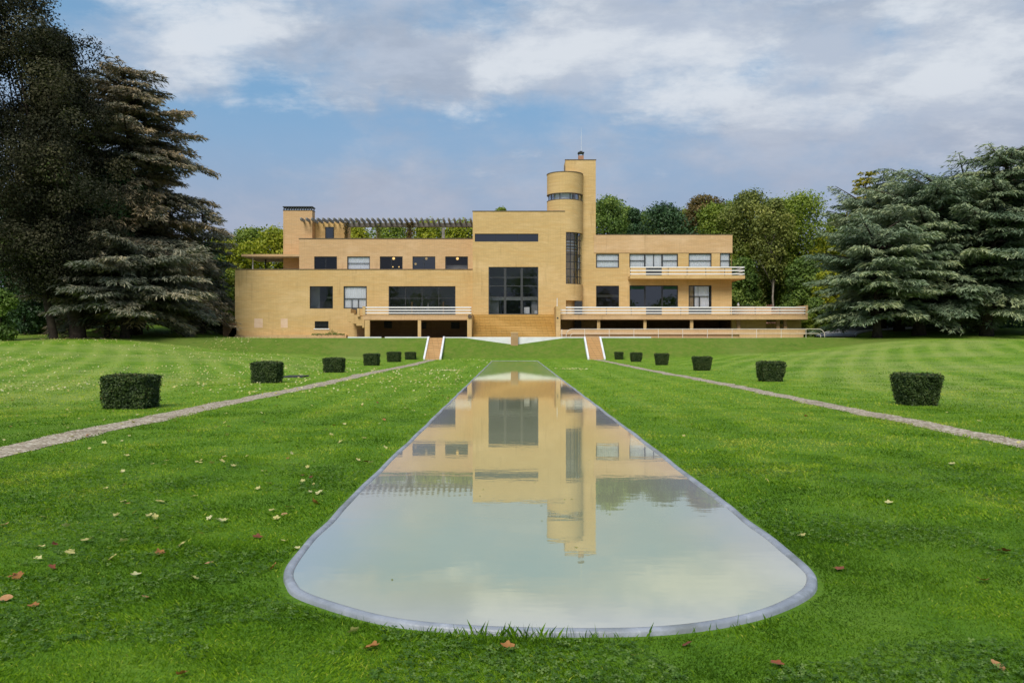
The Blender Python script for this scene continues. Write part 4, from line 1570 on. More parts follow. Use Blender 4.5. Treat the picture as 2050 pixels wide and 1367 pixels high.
# ------------------------------------------------------------------ clipped yew blocks
def hedge_mesh(seed, taper, wx=0.5, wy=0.5, h=1.0, n=9000, leaf=0.055):
    g = np.random.default_rng(seed)
    # sample the surface of a rounded block, narrower towards the foot
    u = g.uniform(-1, 1, (n, 3))
    face = g.choice(5, n, p=[0.2, 0.2, 0.2, 0.2, 0.2])
    N = np.zeros((n, 3))
    for k, (ax_, sg) in enumerate(((0, 1), (0, -1), (1, 1), (1, -1), (2, 1))):
        s = face == k
        u[s, ax_] = sg
        N[s, ax_] = sg
    P = u.copy()
    q = np.abs(u[:, :2])
    cor = np.clip((np.minimum(q[:, 0], q[:, 1]) - 0.82) / 0.18, 0, 1) ** 2 * 0.07
    P[:, :2] *= (1 - cor)[:, None]
    topc = np.clip((u[:, 2] - 0.86) / 0.14, 0, 1) ** 2 * np.clip((q.max(1) - 0.86) / .14, 0, 1) ** 2 * 0.06
    P[:, 2] -= topc
    zf = (P[:, 2] + 1) / 2
    k = 1 - taper * (1 - zf) ** 1.6
    P = np.stack([P[:, 0] * wx * k, P[:, 1] * wy * k, zf * h], 1)
    lump = vnoise(P[:, 0] * 5 + P[:, 2] * 3, P[:, 1] * 5 + P[:, 2] * 4, seed) - 0.5
    P += N * (lump * 0.08 + g.normal(size=n) * 0.018 + (g.uniform(0, 1, n) < 0.03) * g.uniform(0.0, 0.07, n))[:, None]
    Nn = unit(N + g.normal(size=(n, 3)) * 0.75 + np.array([0, 0, 0.25]))
    rnd = np.clip(0.25 + 0.25 * lump + g.uniform(0, 0.6, n) + (face == 4) * 0.12, 0, 1)  # top leaves toned lighter: light from above put into the colour
    V = leaf_quads(P, Nn, g.uniform(0.6, 1.5, n) * leaf, g, 0.5)
    return V, rnd


def make_hedge(seed, taper, label, x, y, w, d, h, first=None):
    if first is None:
        V, rnd = hedge_mesh(seed, taper)
        me = quads_mesh('clipped_hedge', V, rnd)
        # dark twiggy body just inside the leaves, joined into the same mesh
        import bmesh
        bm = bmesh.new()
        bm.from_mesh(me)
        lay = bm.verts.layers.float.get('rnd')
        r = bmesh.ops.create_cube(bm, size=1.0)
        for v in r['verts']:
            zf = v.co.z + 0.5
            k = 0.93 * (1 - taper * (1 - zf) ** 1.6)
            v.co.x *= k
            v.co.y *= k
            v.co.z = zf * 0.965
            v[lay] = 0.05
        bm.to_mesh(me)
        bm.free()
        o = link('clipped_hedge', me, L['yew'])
    else:
        o = first.copy()
        COL.objects.link(o)
    o.location = (x, y, gz(x, y) - 0.02)
    o.scale = (w, d, h)
    o.rotation_euler = (0, 0, random.choice((0, 1, 2, 3)) * PI / 2 + random.uniform(-0.05, 0.05))
    return tag(o, label, 'hedge', 'clipped yew blocks along the paths')


hl = ['largest clipped yew block, nearest the viewer on the left lawn',
      'clipped yew block beside the drain grate on the left lawn',
      'third clipped yew block from the viewer along the left path',
      'fourth clipped yew block from the viewer along the left path',
      'fifth clipped yew block along the left path, last but one before the bank',
      'smallest clipped yew block on the left, beside the left garden steps']
hr = ['largest clipped yew block on the right lawn, tapering to a narrow foot',
      'second clipped yew block from the viewer along the right path',
      'third clipped yew block from the viewer along the right path',
      'fourth clipped yew block from the viewer along the right path',
      'fifth clipped yew block along the right path, last but one before the bank',
      'smallest clipped yew block on the right, beside the right garden steps']
HLp = [(264, 818, 1.16, .85), (535, 766, 1.12, .86), (669, 746, 1.08, .80), (744.5, 731, 1.1, .84), (789, 724, 1.12, .84), (822, 719.5, 0.96, .72)]
HRp = [(1832, 811, 1.04, .84), (1541.5, 764, 1.05, .85), (1404.5, 741.5, 1.08, .82), (1324, 730.5, 1.0, .84), (1273, 723.8, 0.92, .78), (1238.5, 717.3, 0.84, .72)]
h1 = h2 = None
YL_ = [21.5, 35.0, 46.8, 60.5, 71.0, 80.0]
YR_ = [22.6, 36.2, 50.0, 61.5, 71.5, 80.5]
for i in range(6):
    p, b, w, h = HLp[i]
    y = YL_[i]
    o = make_hedge(3, 0.10, hl[i], PX(p, y + .6), y + w * 0.5, w, w * 0.92, h, h1)
    h1 = h1 or o
    p, b, w, h = HRp[i]
    y = YR_[i]
    o = make_hedge(5, 0.26, hr[i], PX(p, y + .6), y + w * 0.5, w, w * 0.92, h, h2)
    h2 = h2 or o


# ================================================================== TREES
def crown_points(g, clumps, nleaf, up=0.35, shell=0.35):
    """leaf positions and normals on a set of (x, y, z, r, squash) clumps"""
    C = np.asarray(clumps)
    area = C[:, 3] ** 2
    idx = g.choice(len(C), nleaf, p=area / area.sum())
    d = unit(g.normal(size=(nleaf, 3)) + np.array([0, 0, up]))
    rr = C[idx, 3] * (1 - shell * g.uniform(0, 1, nleaf) ** 1.5) * (1 + 0.17 * g.normal(size=nleaf))
    P = C[idx, :3] + d * rr[:, None] * np.stack([np.ones(nleaf), np.ones(nleaf), C[idx, 4]], 1)
    N = unit(d + g.normal(size=(nleaf, 3)) * 0.7 + np.array([0, 0, 0.3]))
    return P, N, idx


def deciduous(name, label, X, Y, H, W, mat, seed, nclump=58, nleaf=16000, leaf=0.34, base=0.18, off=(0, 0), prof=None, bark='bark', tr=None, group=None, sink=0.2, squash=0.75, csize=(0.11, 0.25), D=None, ragged=1.22, tone_w=0.55):
    g = np.random.default_rng(seed)
    zg = gz(X, Y) - sink
    root = thing(name, label, 'tree' if base > 0.02 else 'shrub', (X, Y, zg), group)
    D = D or W
    if prof is None:
        prof = [[(0, 0.5), (0.15, 0.82), (0.4, 1.0), (0.65, 0.9), (0.85, 0.62), (1.0, 0.2)], [(0, 0.6), (0.2, 0.85), (0.5, 1.0), (0.8, 0.9), (0.94, 0.6), (1.0, 0.25)], [(0, 0.7), (0.2, 1.0), (0.45, 0.8), (0.6, 0.95), (0.8, 0.6), (0.9, 0.5), (1.0, 0.15)]][seed % 3]
    pt = np.array([p[0] for p in prof])
    pr = np.array([p[1] for p in prof])
    cl = []
    for i in range(nclump):
        t_ = (i + g.uniform(0, 1)) / nclump
        rad = np.interp(t_, pt, pr)
        a = g.uniform(0, 2 * PI)
        k = math.sqrt(g.uniform(0.12, 1.0)) * g.uniform(0.85, ragged)
        rad *= 0.9 + 0.35 * math.sin(a * 2 + seed + t_ * 5) * math.sin(a * 3 + 1.7 * seed)
        cr = g.uniform(*csize) * min(W, H * 0.8)
        rx_, ry_ = max(0.0, rad * W / 2 - cr * 0.75), max(0, rad * D / 2 - cr * 0.75)
        z = H * (base + (1 - base) * t_)
        z = min(z, H - cr * squash * 0.8)
        cl.append((off[0] * t_ ** .6 + math.cos(a) * rx_ * k, off[1] * t_ ** .6 + math.sin(a) * ry_ * k, max(z, cr * squash * 0.6), cr, squash))
    tone = g.uniform(0, 1, nclump)
    P, N, idx = crown_points(g, cl, nleaf)
    if base < 0.02:
        P[:, 2] = np.maximum(P[:, 2], g.uniform(0.0, 0.25, nleaf))
    V = leaf_quads(P, N, g.uniform(0.6, 1.4, nleaf) * leaf, g, 0.65)
    rnd = np.clip(tone_w * tone[idx] + (1 - tone_w) * g.uniform(0, 1, nleaf), 0, 1)
    # trunk and limbs
    mb = MB()
    tr = tr or max(0.12, H * 0.017)
    top = H * (base + (1 - base) * 0.62)
    pts = [(0, 0, -0.3), (0.02, 0.02, 0.5)]
    for i in range(1, 7):
        q = i / 6
        pts.append((off[0] * (q * 0.6) ** .8 * 0.9 + g.normal() * 0.02 * H * q, off[1] * q * 0.5 + g.normal() * 0.02 * H * q, 0.5 + (top - 0.5) * q))
    mb.tube(pts, [tr * 1.35, tr * 1.08] + [tr * (1 - 0.8 * i / 6) for i in range(1, 7)], 10)
    for c in sorted(cl, key=lambda q: q[2])[:: max(1, nclump // 16)]:
        zs_ = min(max(c[2] * 0.62, H * base * 0.7), top * 0.95)
        q = (zs_ - 0.5) / max(0.1, top - 0.5)
        s = Vector(pts[1 + min(6, max(0, int(round(q * 6))))])
        s.z = zs_
        e = Vector(c[:3])
        m_ = s.lerp(e, 0.5) + Vector((0, 0, 0.06 * H * g.uniform(0, 1)))
        r0 = tr * 0.38 * (1 - 0.5 * min(1, max(0, q)))
        mb.tube([s, m_, e], [r0, r0 * 0.65, r0 * 0.2], 6)
    tm = MB()
    tm.v = [(a + X, b + Y, c + zg) for a, b, c in mb.v]
    tm.f = mb.f
    tm.build('trunk', M[bark], root, True)
    link('crown', quads_mesh('crown', V, rnd), L[mat], root)
    return root


def cedar(name, label, X, Y, H, R0, mat, seed, table, nb=90, t0=0.07, tiers=13, dens=1.0, trunk=0.45, lean=(0, 0), group=None, droop=0.30, sprig=(0.56, 0.12)):
    g = np.random.default_rng(seed)
    zg = gz(X, Y) - 0.2
    root = thing(name, label, 'tree', (X, Y, zg), group)
    tt = np.array([q[0] for q in table])
    tr_ = np.array([q[1] for q in table])
    mb = MB()
    pts = []
    for i in range(9):
        q = i / 8
        pts.append((lean[0] * q ** 2, lean[1] * q ** 2, H * 0.97 * q))
    mb.tube(pts, [trunk * 1.4] + [trunk * (1 - 0.93 * i / 8) for i in range(1, 9)], 10)
    PS, DS, LS, TS = [], [], [], []
    for i in range(nb):
        u = (i + 0.5) / nb
        t_ = t0 + (1 - t0) * u ** 1.05
        a = i * 2.39996 + g.normal() * 0.25
        ph = 0.5 * math.sin(a * 1.0 + seed) + 0.35 * math.sin(a * 2.0 + 1.7 * seed + t_ * 9) + 0.25 * math.sin(t_ * 23 + seed)
        tq = (round(t_ * tiers + ph) - ph) / tiers
        t_ = min(0.995, 0.28 * t_ + 0.72 * tq + g.normal() * 0.008)
        Lb = R0 * np.interp(t_, tt, tr_) * (g.uniform(0.55, 1.0) if g.uniform() < 0.75 else g.uniform(0.95, 1.10))
        Lb = max(Lb, 0.5)
        rise = 0.12 + 0.60 * max(0, t_ - 0.35) + g.normal() * 0.13
        dr = droop * (1.1 - 0.5 * t_) * g.uniform(0.6, 1.4)
        base = np.array([lean[0] * t_ ** 2, lean[1] * t_ ** 2, H * t_ * 0.985])
        dx, dy = math.cos(a), math.sin(a)
        bend = g.normal() * 0.18

        def bp(s):
            s = np.asarray(s, float)
            aa = a + bend * s
            return np.stack([base[0] + np.cos(aa) * Lb * s, base[1] + np.sin(aa) * Lb * s, base[2] + Lb * (rise * s - dr * s * s)], -1)
        sp = np.linspace(0, 1, 6)
        bpts = bp(sp)
        r0 = min(trunk * 0.34, 0.035 * Lb + 0.02)
        mb.tube([tuple(p) for p in bpts], [r0 * (1 - 0.85 * s) for s in sp], 5, False)
        K = max(5, int(Lb / 0.31 * dens))
        tone = g.uniform(0, 1)
        for k in range(K):
            s = 0.10 + 0.90 * (k + g.uniform(0, 1)) / K
            o = bp(s)
            for sg in (-1, 1):
                l = Lb * 0.40 * (1 - s) ** 0.8 * min(1, (s + 0.1) / 0.4) * g.uniform(0.6, 1.15) + 0.95
                l = min(l, 3.4)
                ba = a + bend * s + sg * (0.95 - 0.45 * s + g.normal() * 0.18)
                ns_ = max(3, int(l / 0.24 * dens))
                q = (np.arange(ns_) + g.uniform(0, 1, ns_)) / ns_
                dd = g.uniform(0.04, 0.22)
                pp = np.stack([o[0] + np.cos(ba) * l * q, o[1] + np.sin(ba) * l * q, o[2] + 0.05 * l * q - dd * l * q * q], -1)
                for rep in range(3):
                    aa = ba + g.normal(size=ns_) * 0.55
                    el = -0.14 - 0.34 * q + g.normal(size=ns_) * 0.22
                    D_ = np.stack([np.cos(aa) * np.cos(el), np.sin(aa) * np.cos(el), np.sin(el)], -1)
                    PS.append(pp + g.normal(size=(ns_, 3)) * 0.06)
                    DS.append(D_)
                    LS.append(g.uniform(0.6, 1.3, ns_) * sprig[0])
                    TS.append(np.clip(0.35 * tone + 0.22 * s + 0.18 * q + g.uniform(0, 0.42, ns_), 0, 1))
    P = np.concatenate(PS)
    D_ = np.concatenate(DS)
    Ls = np.concatenate(LS)[:, None]
    T = np.concatenate(TS)
    n = len(P)
    up = unit(np.array([0, 0, 1.0]) + g.normal(size=(n, 3)) * 0.55)
    S = unit(np.cross(D_, up))
    w = sprig[1] * g.uniform(0.6, 1.3, n)[:, None]
    mid = P + D_ * Ls * 0.45
    V = np.stack([P, mid + S * w * 0.5, P + D_ * Ls, mid - S * w * 0.5], 1)
    tm = MB()
    tm.v = [(a_ + X, b_ + Y, c_ + zg) for a_, b_, c_ in mb.v]
    tm.f = mb.f
    tm.build('trunk', M['bark'], root, True)
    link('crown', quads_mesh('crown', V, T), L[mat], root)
    return root


TB_TALL = [(0.05, 0.8), (0.13, 0.86), (0.35, 0.93), (0.5, 0.92), (0.6, 0.78), (0.68, 0.70), (0.78, 0.70), (0.87, 0.60), (0.94, 0.46), (1, 0.2)]
TB_WIDE = [(0.05, 0.95), (0.15, 1.0), (0.4, 0.97), (0.6, 0.94), (0.78, 0.88), (0.9, 0.74), (0.96, 0.52), (1, 0.22)]
TB_CONE = [(0.0, 1.0), (0.3, 0.8), (0.6, 0.52), (0.85, 0.22), (1, 0.03)]


def top_h(py, X, Y):
    return PZ(py, Y) - gz(X, Y) + 0.2


# --- left group
Yb = 84.0
x = PX(155, Yb)
BEECH = [(0, 0.7), (0.08, 1.0), (0.25, 1.05), (0.45, 0.92), (0.62, 0.70), (0.8, 0.42), (1, 0.12)]
deciduous('copper_beech', 'dark purple copper beech with a thick black trunk at left', x, Yb, top_h(75, x, Yb), 14.0, 'beech', 21, 170, 115000, 0.22, 0.17, off=(-2.0, -1.0), prof=BEECH, tr=0.72, csize=(0.07, 0.17), ragged=1.45, tone_w=0.72, group='copper beeches')
x = PX(107, 82)
deciduous('copper_beech', 'taller dark copper beech running out of the picture at the left edge', x, 82, top_h(-90, x, 82), 15.0, 'beech', 22, 170, 120000, 0.22, 0.15, off=(-5.5, -2.0), prof=[(0, .5), (.1, .85), (.3, 1), (.55, .95), (.75, .8), (.9, .5), (1, .15)], tr=0.36, csize=(0.07, 0.17), ragged=1.45, tone_w=0.72, group='copper beeches')
x = PX(270, 93)
cedar('cedar', 'tall brown tipped cedar rising above the other trees on the left', x, 93, top_h(135, x, 93), 10.8, 'cedarbrown', 31, TB_TALL, 200, 0.10, 13, 1.0, 0.6, lean=(-1.2, 0), group='cedars', droop=0.46)
x = PX(214, 86)
cedar('cedar', 'lower grey green cedar with drooping branches before the tall brown cedar', PX(250, 86), 86, top_h(495, x, 86), 8.6, 'cedarblue', 32, TB_WIDE, 100, 0.27, 6, 1.0, 0.42, group='cedars', droop=0.26)
cedar('cedar', 'dark slender cedar between the tall brown cedar and the villa', PX(405, 102), 102, top_h(420, PX(405, 102), 102), 4.2, 'cedarblue', 33, TB_WIDE, 60, 0.08, 10, 0.9, 0.35, group='cedars', droop=0.4)
for i, (p, Y_, r) in enumerate(((137, 85.5, 0.36), (286, 97, 0.36), (306, 101, 0.30))):
    pass
deciduous('green_tree', 'dark green tree behind the copper beeches at the left edge', PX(40, 104), 104, 17, 14, 'dark', 41, 60, 22000, 0.42, 0.05, group='trees behind the copper beeches')
deciduous('green_tree', 'mid green tree showing between the two copper beeches', PX(120, 112), 112, 20, 13, 'green', 42, 60, 22000, 0.42, 0.22, group='trees behind the copper beeches')
deciduous('leafy_shrub', 'leafy green shrub at the left edge under the beeches', PX(0, 78), 78, 4.6, 4.0, 'green', 43, 26, 9000, 0.26, 0.0)
deciduous('leafy_shrub', 'dark evergreen shrub under the beeches at the left', PX(50, 92), 92, 6.0, 8.0, 'dark', 44, 26, 9000, 0.3, 0.0)
for i, (p, Y_, w, h, mt, lb) in enumerate(((215, 116, 7, 1.7, 'olive', 'low olive bush in front of the far tan house'), (350, 112, 8, 2.0, 'olive', 'low olive bush under the tall brown cedar'), (385, 111, 5, 1.8, 'russet', 'low brown bush left of the dark trimmed hedge'))):
    deciduous('low_bush', lb, PX(p, Y_), Y_, h, w, mt, 50 + i, 18, 5000, 0.24, 0.0, csize=(0.2, 0.3), D=3)
for i, (p, Y_, h, w, lb) in enumerate(((85, 100, 12, 9, 'dark bushy tree filling the gap behind the beech trunks'), (170, 108, 9, 10, 'dark spreading tree far behind the thick beech trunk'), (330, 118, 12, 11, 'dark tree behind the lower grey green cedar'), (405, 116, 11, 9, 'dark tree closing the gap left of the villa, behind the cedars'))):
    deciduous('green_tree', lb, PX(p, Y_), Y_, h, w, 'dark', 65 + i, 50, 13000, 0.34, 0.08, group='trees behind the copper beeches')
# bare trunks under the left canopy (tall trees whose crowns merge above)
deciduous('green_tree', 'dark tree with a slim bare trunk beside the thick beech trunk', PX(214, 88), 88, 17, 7, 'dark', 61, 34, 11000, 0.34, 0.45, tr=0.28, group='trees behind the copper beeches')
deciduous('green_tree', 'dark tree with a bare grey trunk before the far tan house', PX(284, 104), 104, 19, 9, 'dark', 62, 40, 12000, 0.36, 0.4, tr=0.36, bark='barkpale', group='trees behind the copper beeches')

# long low house far behind the left trees
hs = thing('far_house', 'low tan house glimpsed behind the tree trunks on the left', 'house', (PX(290, 150), 150, gz(PX(290, 150), 150)))
hx0_, hx1_ = PX(215, 150), PX(350, 150)
hz0, hz1 = gz(PX(290, 150), 150) - 0.5, PZ(622, 150)
holes_ = [(PX(a, 150), PX(b, 150), hz0 + 0.6, PZ(640, 150)) for a, b in ((222, 240), (262, 276), (300, 316))]
mb = MB()
wall_front(mb, hx0_, hx1_, hz0, hz1, 150, holes_, 0.3)
shell(mb, hx0_, hx1_, hz0, hz1, 150, 158)
mb.build('wall', M['brick_pink'], hs)
mb = MB()
mb.prism_x([(149.5, hz1), (158.5, hz1), (154, hz1 + 2.4)], hx0_ - 0.4, hx1_ + 0.4)
mb.build('roof', M['brick_red'], hs)
for a, b, c, d in holes_:
    mb = MB()
    mb.box(a, b, 150.2, 150.25, c, d)
    mb.build('window', M['darkmetal'], hs)

# dark trimmed hedge by the left end of the villa
def long_hedge(name, label, x0, x1, y0, y1, h, mat, seed, n=9000, leaf=0.22):
    g = np.random.default_rng(seed)
    cx, cy = (x0 + x1) / 2, (y0 + y1) / 2
    zg = gz(cx, cy)
    P, N = [], []
    for k in range(n):
        pass
    f = g.choice(4, n, p=[.5, .26, .12, .12])
    U = g.uniform(0, 1, (n, 3))
    X_ = x0 + (x1 - x0) * U[:, 0]
    Y_ = y0 + (y1 - y0) * U[:, 1]
    Z_ = h * U[:, 2]
    Y_ = np.where(f == 0, y0, Y_)
    Z_ = np.where(f == 1, h, Z_)
    X_ = np.where(f == 2, x0, np.where(f == 3, x1, X_))
    P = np.stack([X_ - cx, Y_ - cy, Z_ + ground(X_, Y_) - zg], 1) + g.normal(size=(n, 3)) * 0.08
    base = np.array([[0, -1, 0], [0, 0, 1], [-1, 0, 0], [1, 0, 0]])[f]
    N = unit(base + g.normal(size=(n, 3)) * 0.7)
    V = leaf_quads(P, N, g.uniform(0.6, 1.4, n) * leaf, g, 0.6)
    me = quads_mesh(name, V, g.uniform(0, 1, n))
    o = link(name, me, L[mat])
    o.location = (cx, cy, zg)
    return tag(o, label, 'hedge')


def hedge_core(o, x0, x1, y0, y1, h):
    return o


long_hedge('trimmed_hedge', 'dark flat topped hedge left of the villa behind the service wall', PX(410, 108), PX(468, 108), 107, 109, PZ(635, 107) - gz(PX(440, 107), 107), 'yew', 71, 9000, 0.24)
long_hedge('laurel_hedge', 'dark tall laurel hedge behind the trunks of the right cedars', PX(1700, 108), PX(2150, 108), 108, 111, 3.6, 'dark', 72, 26000, 0.34)
long_hedge('laurel_hedge', 'dark hedge closing the view under the left trees', PX(-150, 122), PX(175, 122), 122, 125, 4.2, 'dark', 73, 20000, 0.36)

# trees behind the villa, left
bt = 'yellowing trees behind the left wing'
for i, (p, Y_, tp, w, mt, lb) in enumerate((
        (445, 124, 478, 11, 'yellow', 'yellow tree half hidden by the cedar left of the villa'),
        (498, 126, 462, 10, 'bright', 'bright green tree left of the slatted chimney block'),
        (552, 122, 460, 10, 'yellow', 'yellow green tree touching the slatted chimney block'),
        (468, 116, 545, 7, 'bright', 'low bright tree beside the villa\'s left corner'),
        (712, 126, 453, 8.5, 'yellow', 'yellow bush top at the left end of the pergola'),
        (785, 124, 449, 10, 'bright', 'pale green treetop behind the second pergola post'),
        (856, 126, 446, 11, 'yellow', 'yellow green treetop behind the vine clad pergola post'),
        (925, 124, 447, 11, 'yellow', 'yellow green treetop at the right end of the pergola'))):
    xx = PX(p, Y_)
    deciduous('yellowing_tree', lb, xx, Y_, top_h(tp, xx, Y_), w, mt, 80 + i, 46, 13000, 0.36, 0.22, group=bt)
xx = PX(1003, 118)
deciduous('yellowing_tree', 'tiny treetop peeping over the roof of the central block', xx, 118, top_h(415, xx, 118), 3.2, 'bright', 95, 16, 4000, 0.3, 0.5, group=bt)

# mixed wood right of the villa
wd = 'mixed trees right of the villa'
for i, (p, Y_, tp, w, mt, lb, bs) in enumerate((
        (1215, 126, 398, 10.5, 'green', 'loose green tree right against the chimney tower', .25),
        (1252, 130, 418, 8, 'green', 'smaller green tree second from the chimney tower', .2),
        (1332, 120, 412, 12.5, 'dark', 'rounded bluish dark tree above the right wing roof', .12),
        (1408, 128, 394, 10, 'russet', 'russet tree behind the right wing roof', .25),
        (1428, 120, 412, 9.5, 'bright', 'yellow green tree in front of the russet tree', .2),
        (1497, 118, 386, 12.5, 'olive', 'tall olive green tree beyond the end of the right wing', .2),
        (1548, 113, 402, 5.5, 'olive', 'thin crowned tree with a slender pale trunk', .42),
        (1604, 118, 393, 13.5, 'bright', 'tall bright green tree at the right of the wood', .2),
        (1652, 116, 468, 6, 'yellow', 'yellow green tree next to the right cedars', .1),
        (1560, 124, 470, 9, 'green', 'broad mid green tree filling the middle of the wood', .08),
        (1490, 112, 520, 6, 'green', 'low mid green tree behind the lamp post', .05),
        (1610, 110, 520, 7, 'green', 'mid green tree above the end of the right terrace', .05),
        (1655, 106, 545, 4.5, 'yellow', 'low yellow green tree left of the first right cedar', .1),
        (1680, 120, 430, 8, 'green', 'green tree mostly hidden behind the right cedars', .1),
        (1300, 134, 428, 12, 'green', 'green treetop behind and left of the rounded bluish dark tree', .15),
        (1375, 134, 424, 12, 'bright', 'bright treetop between the rounded dark tree and the russet tree', .15),
        (1462, 134, 408, 13, 'green', 'green treetop left of the tall olive green tree', .15),
        (1556, 132, 404, 14, 'bright', 'bright treetop between the olive tree and the tall bright green tree', .1))):
    xx = PX(p, Y_)
    thin = 'pale trunk' in lb
    deciduous('woodland_tree', lb, xx, Y_, top_h(tp, xx, Y_), w, mt, 100 + i, 70, 6500 if thin else 22000, 0.32, bs, csize=(0.09, 0.22), group=wd, bark='barkpale' if thin else 'bark', tr=0.16 if thin else 0.3)
xx = PX(1270, 124)
deciduous('dark_conifer', 'dark narrow treetop over the right wing roof', xx, 124, top_h(420, xx, 124), 4.2, 'dark', 130, 40, 7000, 0.32, 0.3, prof=[(0, .7), (.4, 1), (.8, .6), (1, .15)])
# understory on the right
for i, (p, Y_, h, w, mt, lb) in enumerate((
        (1500, 110, 4.2, 6, 'dark', 'dark shrub behind the lamp post at the terrace end'),
        (1540, 109, 3.9, 4.5, 'pink', 'shrub with faded pink flower heads above the right terrace'),
        (1585, 109, 4.2, 6, 'green', 'mid green shrub behind the right terrace rail'),
        (1632, 101, 4.3, 3.8, 'green', 'rounded green shrub at the end of the right terrace'),
        (1622, 96.5, 2.7, 2.6, 'bright', 'bright yellow green bush against the terrace end wall'),
        (1655, 104, 3.2, 2.6, 'dark', 'dark green bush at the bend of the driveway'),
        (1675, 113, 6.0, 5, 'russet', 'reddish brown shrub left of the first right cedar'),
        (1760, 112, 4.5, 6, 'dark', 'dark shrub behind the first right cedar trunk'))):
    xx = PX(p, Y_)
    deciduous('garden_shrub', lb, xx, Y_, h, w, mt, 140 + i, 28, 8000, 0.22, 0.0, group='shrubs round the end of the right terrace')

# --- right cedars
gr = 'cedars'
A = cedar('cedar', 'outermost cedar on the right lawn with a leaning bare trunk foot', PX(1756, 87), 87, top_h(462, PX(1756, 87), 87), 6.3, 'cedar', 201, TB_WIDE, 90, 0.21, 6, 1.0, 0.42, group=gr, droop=0.24)
B = cedar('cedar', 'broad flat topped cedar, second from the villa in the right group', PX(1840, 91), 91, top_h(357, PX(1840, 91), 91), 7.8, 'cedar', 202, TB_WIDE, 112, 0.18, 7, 1.0, 0.55, lean=(2.4, 0), group=gr, droop=0.24)
copy_tree(A, (PX(1917, 95), 95, gz(PX(1917, 95), 95) - 0.2), 2.1, (1.1, 1.1, 1.32), 'cedar in the middle of the right group, behind the others', gr)
D = cedar('cedar', 'tallest cedar of the right group with a leaning pointed top', PX(1975, 89), 89, top_h(296, PX(1975, 89), 89), 7.8, 'cedar', 203, TB_TALL, 124, 0.15, 9, 1.0, 0.55, lean=(2.6, 0), group=gr, droop=0.24)
copy_tree(B, (PX(2075, 93), 93, gz(PX(2075, 93), 93) - 0.2), 1.0, (1.0, 1.0, 1.02), 'cedar cut off by the right edge of the picture', gr)
copy_tree(B, (PX(1800, 101), 101, gz(PX(1800, 101), 101) - 0.2), 2.6, (0.95, 0.95, 0.98), 'rear cedar filling the gap between the two left trunks of the right group', gr)
copy_tree(B, (PX(1960, 104), 104, gz(PX(1960, 104), 104) - 0.2), 4.0, (1.15, 1.15, 1.1), 'rear cedar behind the tallest cedar of the right group', gr)
xx = PX(1768, 103)
cedar('dark_conifer', 'dark pointed conifer top behind the first right cedar', xx, 103, top_h(337, xx, 103), 3.2, 'cedar', 204, TB_CONE, 60, 0.3, 14, 0.9, 0.3)
xx = PX(1732, 108)
cedar('golden_conifer', 'golden yellow conifer top above the right cedars', xx, 108, top_h(344, xx, 108), 4.8, 'gold', 205, TB_CONE, 90, 0.25, 30, 1.1, 0.25, droop=0.1, sprig=(0.4, 0.16))


# far wood closing the horizon
def far_wood():
    g = np.random.default_rng(300)
    cl = []
    for x_ in np.linspace(-190, 190, 110):
        hh = g.uniform(5, 8) if -38 < x_ < 24 else g.uniform(6, 10)
        y_ = 172 + g.uniform(-6, 8)
        for k in range(3):
            cl.append((x_ + g.normal() * 1.5, y_ + g.normal() * 2, 3.0 + hh * (0.25 + 0.3 * k), g.uniform(2.0, 3.4), 0.8))
    # the park's trees also close the view behind the photographer
    for x_ in np.linspace(-110, 110, 46):
        hh = 15 + 6 * math.sin(x_ * 0.11) + g.uniform(-4, 4)
        y_ = -78 + g.uniform(-6, 6)
        for k in range(4):
            cl.append((x_ + g.normal() * 2, y_ + g.normal() * 2, hh * (0.15 + 0.27 * k), g.uniform(3.0, 4.4), 0.9))
    P, N, idx = crown_points(g, cl, 90000)
    V = leaf_quads(P, N, g.uniform(0.6, 1.3, len(P)), g, 0.7)
    tone = g.uniform(0, 1, len(cl))
    o = link('far_wood', quads_mesh('far_wood', V, 0.5 * tone[idx] + 0.5 * g.uniform(0, 1, len(P))), L['green'])
    tag(o, 'distant band of woodland behind everything', 'wood', kind='stuff')


far_wood()

# climbers on the pergola
def climber(label, p, Ym, z0, z1, w, mat, seed, n=700):
    g = np.random.default_rng(seed)
    X = PX(p, Ym)
    t_ = g.uniform(0, 1, n)
    P = np.stack([g.normal(size=n) * w * (0.4 + 0.8 * t_), -0.25 + g.normal(size=n) * w * 0.6, t_ * (z1 - z0)], 1)
    V = leaf_quads(P, unit(g.normal(size=(n, 3)) + np.array([0, -0.6, 0.4])), g.uniform(0.1, 0.24, n), g, 0.7)
    o = link('climbing_vine', quads_mesh('climbing_vine', V, g.uniform(0, 1, n)), L[mat])
    o.location = (X, Ym, z0)
    tag(o, label, 'vine')


climber('russet vine climbing the third pergola post', 820, 102.6, uz1 - 0.4, PZ(446, 102.6), 0.28, 'russet', 401, 900)
climber('thin brown vine on the white pergola post by the penthouse', 694, 102.6, uz1 - 0.4, PZ(446, 102.6), 0.16, 'russet', 402, 500)
climber('sparse green vine on the second pergola post', 758, 102.6, uz1 - 0.4, PZ(450, 102.6), 0.18, 'olive', 403, 350)
